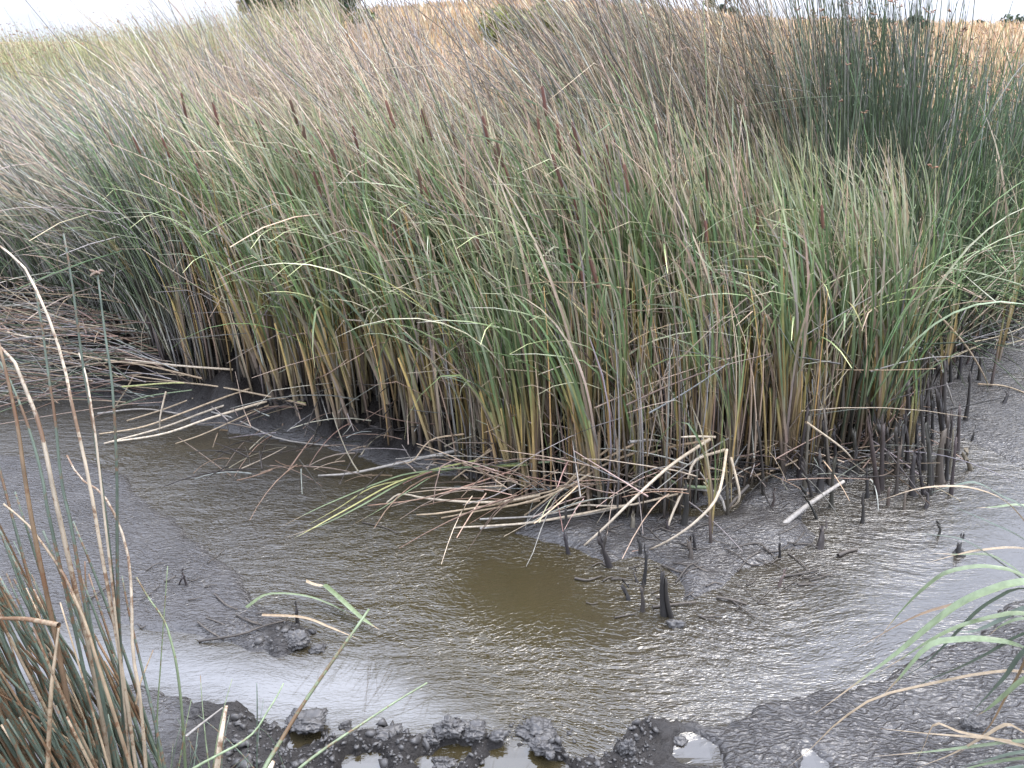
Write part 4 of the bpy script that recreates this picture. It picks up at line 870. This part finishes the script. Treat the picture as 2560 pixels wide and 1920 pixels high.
# mud clods
def clod(px, py, wpx, hpx, label):
    g = ground(px, py + hpx * .4, 0.0); dep = g[1] * .919 + H * .394; rx = wpx / FPX * dep / 2; rz = hpx / FPX * dep * .62
    import bmesh
    bm = bmesh.new(); bmesh.ops.create_icosphere(bm, subdivisions=5 if wpx > 45 else 4, radius=1.0)
    co = np.array([v.co for v in bm.verts]); s = random.randrange(99); X_, Y_, Z_ = co.T + 5
    d = 1 + .5 * sum(fbm(a * 1.6, b * 1.6, s + q, 5) for q, (a, b) in enumerate(((X_, Y_), (Y_, Z_), (Z_, X_)))) + .22 * sum(fbm(a * 7, b * 7, s + 9 + q, 3) for q, (a, b) in enumerate(((X_, Y_), (Y_, Z_), (Z_, X_))))
    d = np.clip(d, .35, 1.9)
    for v, k in zip(bm.verts, d): v.co = (v.co.x * rx * k, v.co.y * rx * .7 * k, max(v.co.z, -.4) * rz * .85 * k)
    me = bpy.data.meshes.new('mud_clod'); bm.to_mesh(me); bm.free()
    for p in me.polygons: p.use_smooth = True
    me.materials.append(M_clod); o = link('mud_clod', me, None, None, (g[0], g[1], max(float(zat(g[0], g[1])[0]), 0) + rz * .05)); tag(o, label, 'mud clod', 'dark mud clods in the foreground')
for a in ((1342, 1812, 95, 44, 'dark crumbly clod alone in the shallow water at the bottom'), (860, 1806, 30, 26, 'small round clod beside the pool left of the diagonal stems'), (1125, 1828, 70, 45, 'tall dark clod on the crumbled mud strip'),
          (1180, 1832, 60, 34, 'low clod right of the tall dark one on the crumbled strip'), (960, 1838, 90, 34, 'long low clod on the left of the crumbled strip'), (770, 1812, 80, 26, 'flat clod at the left end of the crumbled strip'),
          (1080, 1850, 50, 26, 'small clod before the tall dark one'), (1360, 1868, 70, 26, 'low dark clod nearer than the one alone in the water'), (1570, 1878, 46, 44, 'dark clod heap by the square puddle'), (1245, 1850, 40, 22, 'small flat clod at the right of the crumbled strip'),
          (1700, 1846, 40, 16, 'small clod at the top of the square puddle'), (1110, 1895, 60, 26, 'dark clod between the two bottom puddles'), (2432, 1812, 54, 34, 'dark ragged clod under the drooping blades at right'), (2398, 1376, 22, 26, 'dark scrap on the smooth bluish water'),
          (1690, 1552, 40, 26, 'mud lump at the foot of the stub pair'), (1375, 1885, 60, 20, 'flat clod at the bottom edge right of center'), (740, 1600, 60, 34, 'dark ragged clod on the hump of the left flat'), (790, 1616, 40, 24, 'small dark clod right on the hump of the left flat')):
    clod(*a)

# crumbs of mud along the broken rim
cr = []
ico_v = np.array([(0, 0, -1), (.72, -.53, -.45), (-.28, -.85, -.45), (-.89, 0, -.45), (-.28, .85, -.45), (.72, .53, -.45), (.28, -.85, .45), (-.72, -.53, .45), (-.72, .53, .45), (.28, .85, .45), (.89, 0, .45), (0, 0, 1)])
ico_f = np.array([(0, 1, 2), (1, 0, 5), (0, 2, 3), (0, 3, 4), (0, 4, 5), (1, 5, 10), (2, 1, 6), (3, 2, 7), (4, 3, 8), (5, 4, 9), (1, 10, 6), (2, 6, 7), (3, 7, 8), (4, 8, 9), (5, 9, 10), (6, 10, 11), (7, 6, 11), (8, 7, 11), (9, 8, 11), (10, 9, 11)])
CP = [(random.uniform(560, 1640), random.uniform(1790, 1935)) if k < 1600 else (random.gauss(740, 45), random.gauss(1610, 28)) if k < 1770 else (random.gauss(1340, 50), random.gauss(1818, 16)) for k in range(1850)]
CG = np.array([ground(a, b, .02) for a, b in CP]); CZ = zat(CG[:, 0], CG[:, 1])
for k in range(1850):
    g = CG[k]; z = float(CZ[k])
    if z < .004 and k < 1770: continue
    r = .0035 * math.exp(abs(random.gauss(0, .75))); r = min(r, .022); sc3 = rng.uniform(.5, 1.5, 3) * np.array([1, 1, .7])
    a = random.uniform(0, 6.28); V = ico_v * rng.uniform(.3, 1.5, (12, 1)) * sc3 * r
    V = np.stack([V[:, 0] * math.cos(a) - V[:, 1] * math.sin(a), V[:, 0] * math.sin(a) + V[:, 1] * math.cos(a), V[:, 2]], 1) + np.array([g[0], g[1], max(z, 0) + r * .1])
    cr.append((V, ico_f, np.zeros((12, 3))))
V, F, c = join(cr); o = link('mud_crumbs', make_mesh('mud_crumbs', V, F, None, False), M_clod); tag(o, 'small dark crumbs of mud along the broken rim at the bottom', 'mud', None, 'stuff')

# ------------------------------------------------------------------ bulrush stems in the left foreground
def fg(pts, Y0, Y1):
    n = len(pts); return [upright(a, b, Y1 + (Y0 - Y1) * k / (n - 1)) for k, (a, b) in enumerate(pts)][::-1]
G_rush = 'tall bulrush stems in the left foreground'
K = [('rush', .0085, 1.75, 2.0, [(244, 686), (264, 845), (281, 967), (292, 1180), (293, 1403), (300, 1600), (322, 1960)], 'tall green bulrush stem with a small brown seed head at its tip'),
     ('rush', .0085, 1.75, 2.0, [(159, 584), (179, 698), (195, 820), (212, 946), (228, 1028), (252, 1200), (272, 1358), (294, 1581), (308, 1804), (315, 1960)], 'tallest green bulrush stem with rusty blotches, left of the seed headed one'),
     ('rush', .0085, 1.7, 1.95, [(83, 695), (106, 820), (122, 946), (138, 1048), (153, 1200), (178, 1314), (201, 1448), (241, 1671), (300, 1960)], 'green bulrush stem with pale tip crossed by an arching dead one'),
     ('pale', .0085, 1.75, 2.0, [(-40, 580), (0, 617), (53, 658), (94, 731), (134, 828), (163, 926), (179, 1007), (205, 1120), (228, 1230), (262, 1430), (310, 1700), (345, 1960)], 'long pale dead stem arching in from the left edge'),
     ('pale', .009, 1.75, 1.95, [(-30, 840), (0, 868), (37, 906), (61, 967), (90, 1036), (110, 1109), (128, 1200), (150, 1300), (190, 1480), (240, 1700), (280, 1960)], 'pale dead stem arching under the longest one'),
     ('rush', .0085, 1.72, 1.92, [(-30, 870), (0, 905), (40, 985), (75, 1080), (105, 1190), (122, 1290), (170, 1500), (215, 1700), (260, 1960)], 'speckled green stem running just under the pale arching pair'),
     ('rust', .009, 1.7, 1.9, [(-5, 850), (22, 960), (45, 1070), (60, 1180), (85, 1330), (120, 1500), (160, 1700), (205, 1960)], 'rusty brown stem rising at the left edge'),
     ('pale', .006, 1.75, 1.95, [(197, 882), (213, 930), (226, 1000), (240, 1100), (262, 1300), (290, 1550), (330, 1960)], 'thin white stem beside the rust-blotched tallest one'),
     ('pale', .0085, 1.7, 1.95, [(167, 1138), (200, 1195), (250, 1229), (285, 1283), (317, 1372), (328, 1470), (330, 1559), (333, 1640), (352, 1760), (368, 1960)], 'crooked pale dead stem bending over at its top'),
     ('tan', .0085, 1.65, 1.85, [(9, 1260), (67, 1309), (112, 1367), (156, 1430), (185, 1490), (214, 1559), (241, 1648), (277, 1760), (340, 1960)], 'tan dead stem slanting left across the green ones'),
     ('tan', .009, 1.6, 1.75, [(-60, 1542), (0, 1546), (67, 1548), (147, 1563)], 'thick tan broken stem lying level across the clump'),
     ('tan', .009, 1.6, 1.75, [(147, 1568), (138, 1640), (129, 1715), (122, 1850), (118, 1960)], 'thick tan stem standing below the level broken one'),
     ('rush', .007, 1.8, 1.95, [(212, 1403), (215, 1460), (228, 1560), (255, 1680), (290, 1800), (330, 1960)], 'hooked green stem end inside the clump'),
     ('pale', .012, 1.75, 1.85, [(341, 1443), (372, 1500), (410, 1546), (430, 1610), (441, 1671), (452, 1760), (458, 1850), (466, 1960)], None),
     ('green', .0075, 1.8, 1.9, [(341, 1443), (372, 1496), (410, 1550), (430, 1612), (443, 1675), (455, 1782), (466, 1960)], 'curved pale green blade right of the clump over the pool'),
     ('green', .005, 1.85, 1.9, [(419, 1416), (410, 1540), (401, 1671), (393, 1804), (400, 1960)], 'thin straight green stem in front of the pool'),
     ('rush', .0085, 1.7, 1.9, [(305, 1440), (322, 1530), (350, 1650), (372, 1740), (395, 1840), (420, 1960)], 'dark green stem edging the clump at the right'),
     ('green', .0095, 1.6, 1.95, [(922, 1524), (900, 1556), (830, 1655), (758, 1760), (700, 1855), (664, 1916), (640, 1970)], 'long green stem slanting right with brown tip over the pool'),
     ('green', .0085, 1.6, 1.85, [(1068, 1707), (985, 1757), (900, 1813), (820, 1866), (754, 1916), (700, 1970)], 'long green stem slanting right lower over the crumbled mud'),
     ('green', .0075, 1.6, 1.8, [(709, 1708), (690, 1745), (669, 1778), (640, 1825), (600, 1858), (540, 1890), (486, 1920), (430, 1960)], 'bent green stem with split pale top left of the slanting ones'),
     ('pale', .0125, 1.7, 1.8, [(566, 1764), (558, 1810), (550, 1860), (538, 1960)], 'thick cut pale stem standing at the bottom edge'),
     ('grey', .0075, 1.75, 1.8, [(557, 1769), (510, 1805), (466, 1840)], 'brown stem folded down from the thick cut pale one'),
     ('rush', .0045, 1.8, 1.85, [(642, 1708), (643, 1780), (642, 1960)], 'thin straight dark spike right of the thick cut stem'),
     ('rush', .0045, 1.75, 1.85, [(497, 1810), (490, 1870), (480, 1960)], 'short thin dark spike left of the thick cut stem'),
     ('green', .004, 1.75, 1.85, [(478, 1750), (462, 1830), (440, 1960)], 'thin green blade left of the short dark spike'),
     ('pale', .014, 1.55, 1.6, [(684, 1903), (672, 1930), (655, 1980)], 'short cut pale stump at the bottom edge'),
     ('tan', .006, 1.8, 1.88, [(383, 1625), (365, 1670), (350, 1710), (340, 1760)], 'thin tan splinter leaning at the right of the clump')]
K = [k for k in K if k[5]]
for n_, (col, r, Y0, Y1, pts, lab) in enumerate(K):
    o = stalk('bulrush_stem', fg(pts, Y0, Y1), r * (.60 if r < .0088 else .8), col, M_rush, lab, 'bulrush stem', G_rush, tip=.45, n=16)
    if n_ == 0:
        top = upright(244, 686, 2.0); m = 6
        Ph, Th = paths(np.repeat((top - np.array(o.location))[None], m, 0), np.linspace(0, 5.5, m), rng.uniform(.012, .03, m), np.radians(rng.uniform(0, 50, m)), np.radians(rng.uniform(60, 130, m)), 1.0, 4)
        V, F, c = tubes(Ph, Th, np.repeat(np.array([[.0012, .0035, .0042, .001]]), m, 0), np.repeat(vary((.22, .15, .10), m)[:, None], 4, 1), 4)
        link('seed_head', make_mesh('seed_head', V, F, c), M_dead, o)
GL = [('rush', 'dark green bulrush stem in the dense clump at the lower left'), ('rust', 'rust brown dying bulrush stem in the dense clump at the lower left'), ('tan', 'tan dead bulrush stem in the dense clump at the lower left')]
for k in range(250):
    col, lab = GL[rng.choice(3, p=[.78, .12, .10])]
    bx = -1.72 + .60 * random.random() ** .8; by = random.uniform(1.6, 2.0); hgt = random.uniform(.7, 1.55) * (1 if bx < -1.28 else .75) * (1.22 if k % 12 == 0 else 1)
    end = abs(random.gauss(17, 8)); P, T = paths(np.array([[bx, by, 0.02]]), np.array([math.pi + random.gauss(0, .5)]), np.array([hgt]), np.array([R(random.gauss(7, 4))]), np.array([R(end)]), 1.3, 6)
    where = 'at the left edge of' if bx < -1.58 else 'in the left part of' if bx < -1.45 else 'in the middle of' if bx < -1.33 else 'in the right part of' if bx < -1.22 else 'at the right edge of'
    tall = ('tall ' if hgt > 1.25 else 'short ' if hgt < .85 else '') + ('drooping ' if end > 22 else 'straight ' if end < 11 else '')
    lab = f"{tall}{lab.split(' in the')[0]} {where} the lower left clump"
    stalk('bulrush_stem', list(P[0]), random.uniform(.0042, .0075), col, M_rush, lab, 'bulrush stem', G_rush, tip=.4, n=10)
# low blades at the bottom left
for k in range(34):
    bx = random.uniform(-1.25, -.75); by = random.uniform(1.7, 2.0)
    P, T = paths(np.array([[bx, by, 0.02]]), np.array([random.uniform(0, 6.28)]), np.array([random.uniform(.22, .5)]), np.array([R(random.gauss(8, 6))]), np.array([R(abs(random.gauss(35, 20)))]), 1.5, 6)
    stalk('bulrush_stem', list(P[0]), random.uniform(.0022, .004), random.choice(['rush', 'green', 'rush']), M_rush, 'thin short green shoot at the bottom right of the dense clump', 'bulrush stem', 'thin shoots beside the bulrush clump', tip=.3, n=8)

# ------------------------------------------------------------------ drooping cattail leaves at the right
b1 = np.array([2.35, 1.95, .03])
RP = empty('cattail_plant', b1, 'drooping green cattail blades reaching in from the right edge', 'cattail')
b2 = np.array([2.25, 1.75, .03])
RP2 = empty('cattail_plant', b2, 'low cattail with broken tan and green blades at the lower right corner', 'cattail')
RL = [('rush', .008, 2.1, [(2328, 1231), (2395, 1211), (2444, 1207), (2507, 1241), (2560, 1267), (2700, 1370)]), ('tan', .006, 2.1, [(2199, 1252), (2283, 1224), (2358, 1215), (2433, 1220), (2507, 1248), (2560, 1300), (2680, 1450)]),
      ('green', .006, 2.1, [(2440, 1270), (2489, 1267), (2560, 1263), (2680, 1300)]), ('rush', .009, 2.05, [(2373, 1261), (2425, 1284), (2489, 1312), (2560, 1347), (2690, 1440)]),
      ('rush', .009, 2.05, [(2302, 1334), (2390, 1344), (2440, 1365), (2500, 1405), (2560, 1450), (2700, 1560)]), ('green', .008, 2.05, [(2334, 1383), (2395, 1386), (2470, 1386), (2520, 1410), (2560, 1440), (2680, 1540)]),
      ('tan', .005, 2.05, [(2317, 1407), (2395, 1386), (2451, 1375), (2560, 1371), (2700, 1420)]), ('green', .0085, 2.0, [(2193, 1603), (2227, 1558), (2276, 1502), (2321, 1461), (2365, 1431), (2433, 1416), (2489, 1418), (2560, 1439), (2720, 1540)]),
      ('rust', .006, 2.0, [(2145, 1620), (2246, 1562), (2321, 1528), (2410, 1504), (2480, 1478), (2560, 1457), (2700, 1470)]), ('green', .012, 1.95, [(2038, 1784), (2152, 1700), (2246, 1629), (2321, 1566), (2395, 1510), (2470, 1476), (2560, 1454), (2720, 1470)]),
      ('green', .009, 1.95, [(2190, 1685), (2264, 1640), (2321, 1603), (2395, 1566), (2489, 1540), (2560, 1534), (2720, 1570)]), ('rush', .009, 1.95, [(2250, 1700), (2321, 1652), (2395, 1577), (2440, 1530), (2492, 1495), (2560, 1470), (2700, 1500)]),
      ('rush', .009, 1.9, [(2272, 1729), (2321, 1700), (2395, 1670), (2470, 1633), (2560, 1584), (2700, 1560)]), ('green', .0115, 1.9, [(2205, 1741), (2250, 1693), (2321, 1614), (2395, 1598), (2470, 1598), (2560, 1618), (2700, 1700)]),
      ('rush', .008, 1.85, [(2419, 1792), (2478, 1729), (2516, 1687), (2560, 1628), (2660, 1560)]), ('green', .009, 1.85, [(2440, 1790), (2470, 1772), (2516, 1733), (2560, 1698), (2680, 1640)]),
      ('rush', .008, 2.0, [(2330, 1560), (2420, 1580), (2500, 1550), (2560, 1520), (2700, 1500)]), ('green', .007, 2.0, [(2470, 1590), (2510, 1560), (2570, 1545), (2700, 1560)])]
for col, w, Y, pts in RL:
    p = [upright(a, b, Y - .02 * k) - b1 for k, (a, b) in enumerate(pts)][::-1]
    stalk('leaf', [np.zeros(3), (p[0] * .55 + np.array([0, 0, .12]))] + p, w * 1.25, col, M_blade, None, None, flat=True, parent=RP, n=24)
RL2 = [('rust', .005, 1.85, [(2361, 1912), (2462, 1830), (2509, 1753), (2555, 1671), (2620, 1560)]), ('tan', .0065, 1.9, [(1968, 1920), (2030, 1869), (2089, 1811), (2186, 1745), (2322, 1710), (2458, 1683), (2560, 1679), (2700, 1720)]),
       ('tan', .0075, 1.8, [(2291, 1920), (2380, 1885), (2458, 1842), (2515, 1811), (2560, 1830), (2660, 1880)]), ('tan', .0065, 1.8, [(2283, 1920), (2310, 1865), (2338, 1809), (2400, 1830), (2497, 1850), (2640, 1890)]),
       ('green', .008, 1.8, [(2186, 1891), (2322, 1879), (2439, 1865), (2560, 1852), (2700, 1860)]), ('tan', .0065, 1.8, [(2198, 1821), (2322, 1834), (2450, 1844), (2580, 1860), (2700, 1890)]),
       ('rush', .008, 1.75, [(2400, 1918), (2478, 1897), (2560, 1879), (2680, 1880)]), ('green', .008, 1.75, [(2350, 1945), (2440, 1915), (2560, 1895), (2680, 1900)]), ('rush', .008, 1.72, [(2430, 1950), (2500, 1925), (2580, 1915), (2680, 1920)])]
for col, w, Y, pts in RL2:
    p = [upright(a, b, Y - .01 * k) - b2 for k, (a, b) in enumerate(pts)][::-1]
    stalk('leaf', [np.zeros(3), (p[0] * .55 + np.array([0, 0, .05]))] + p, w, col, M_blade, None, None, flat=True, parent=RP2, n=20)
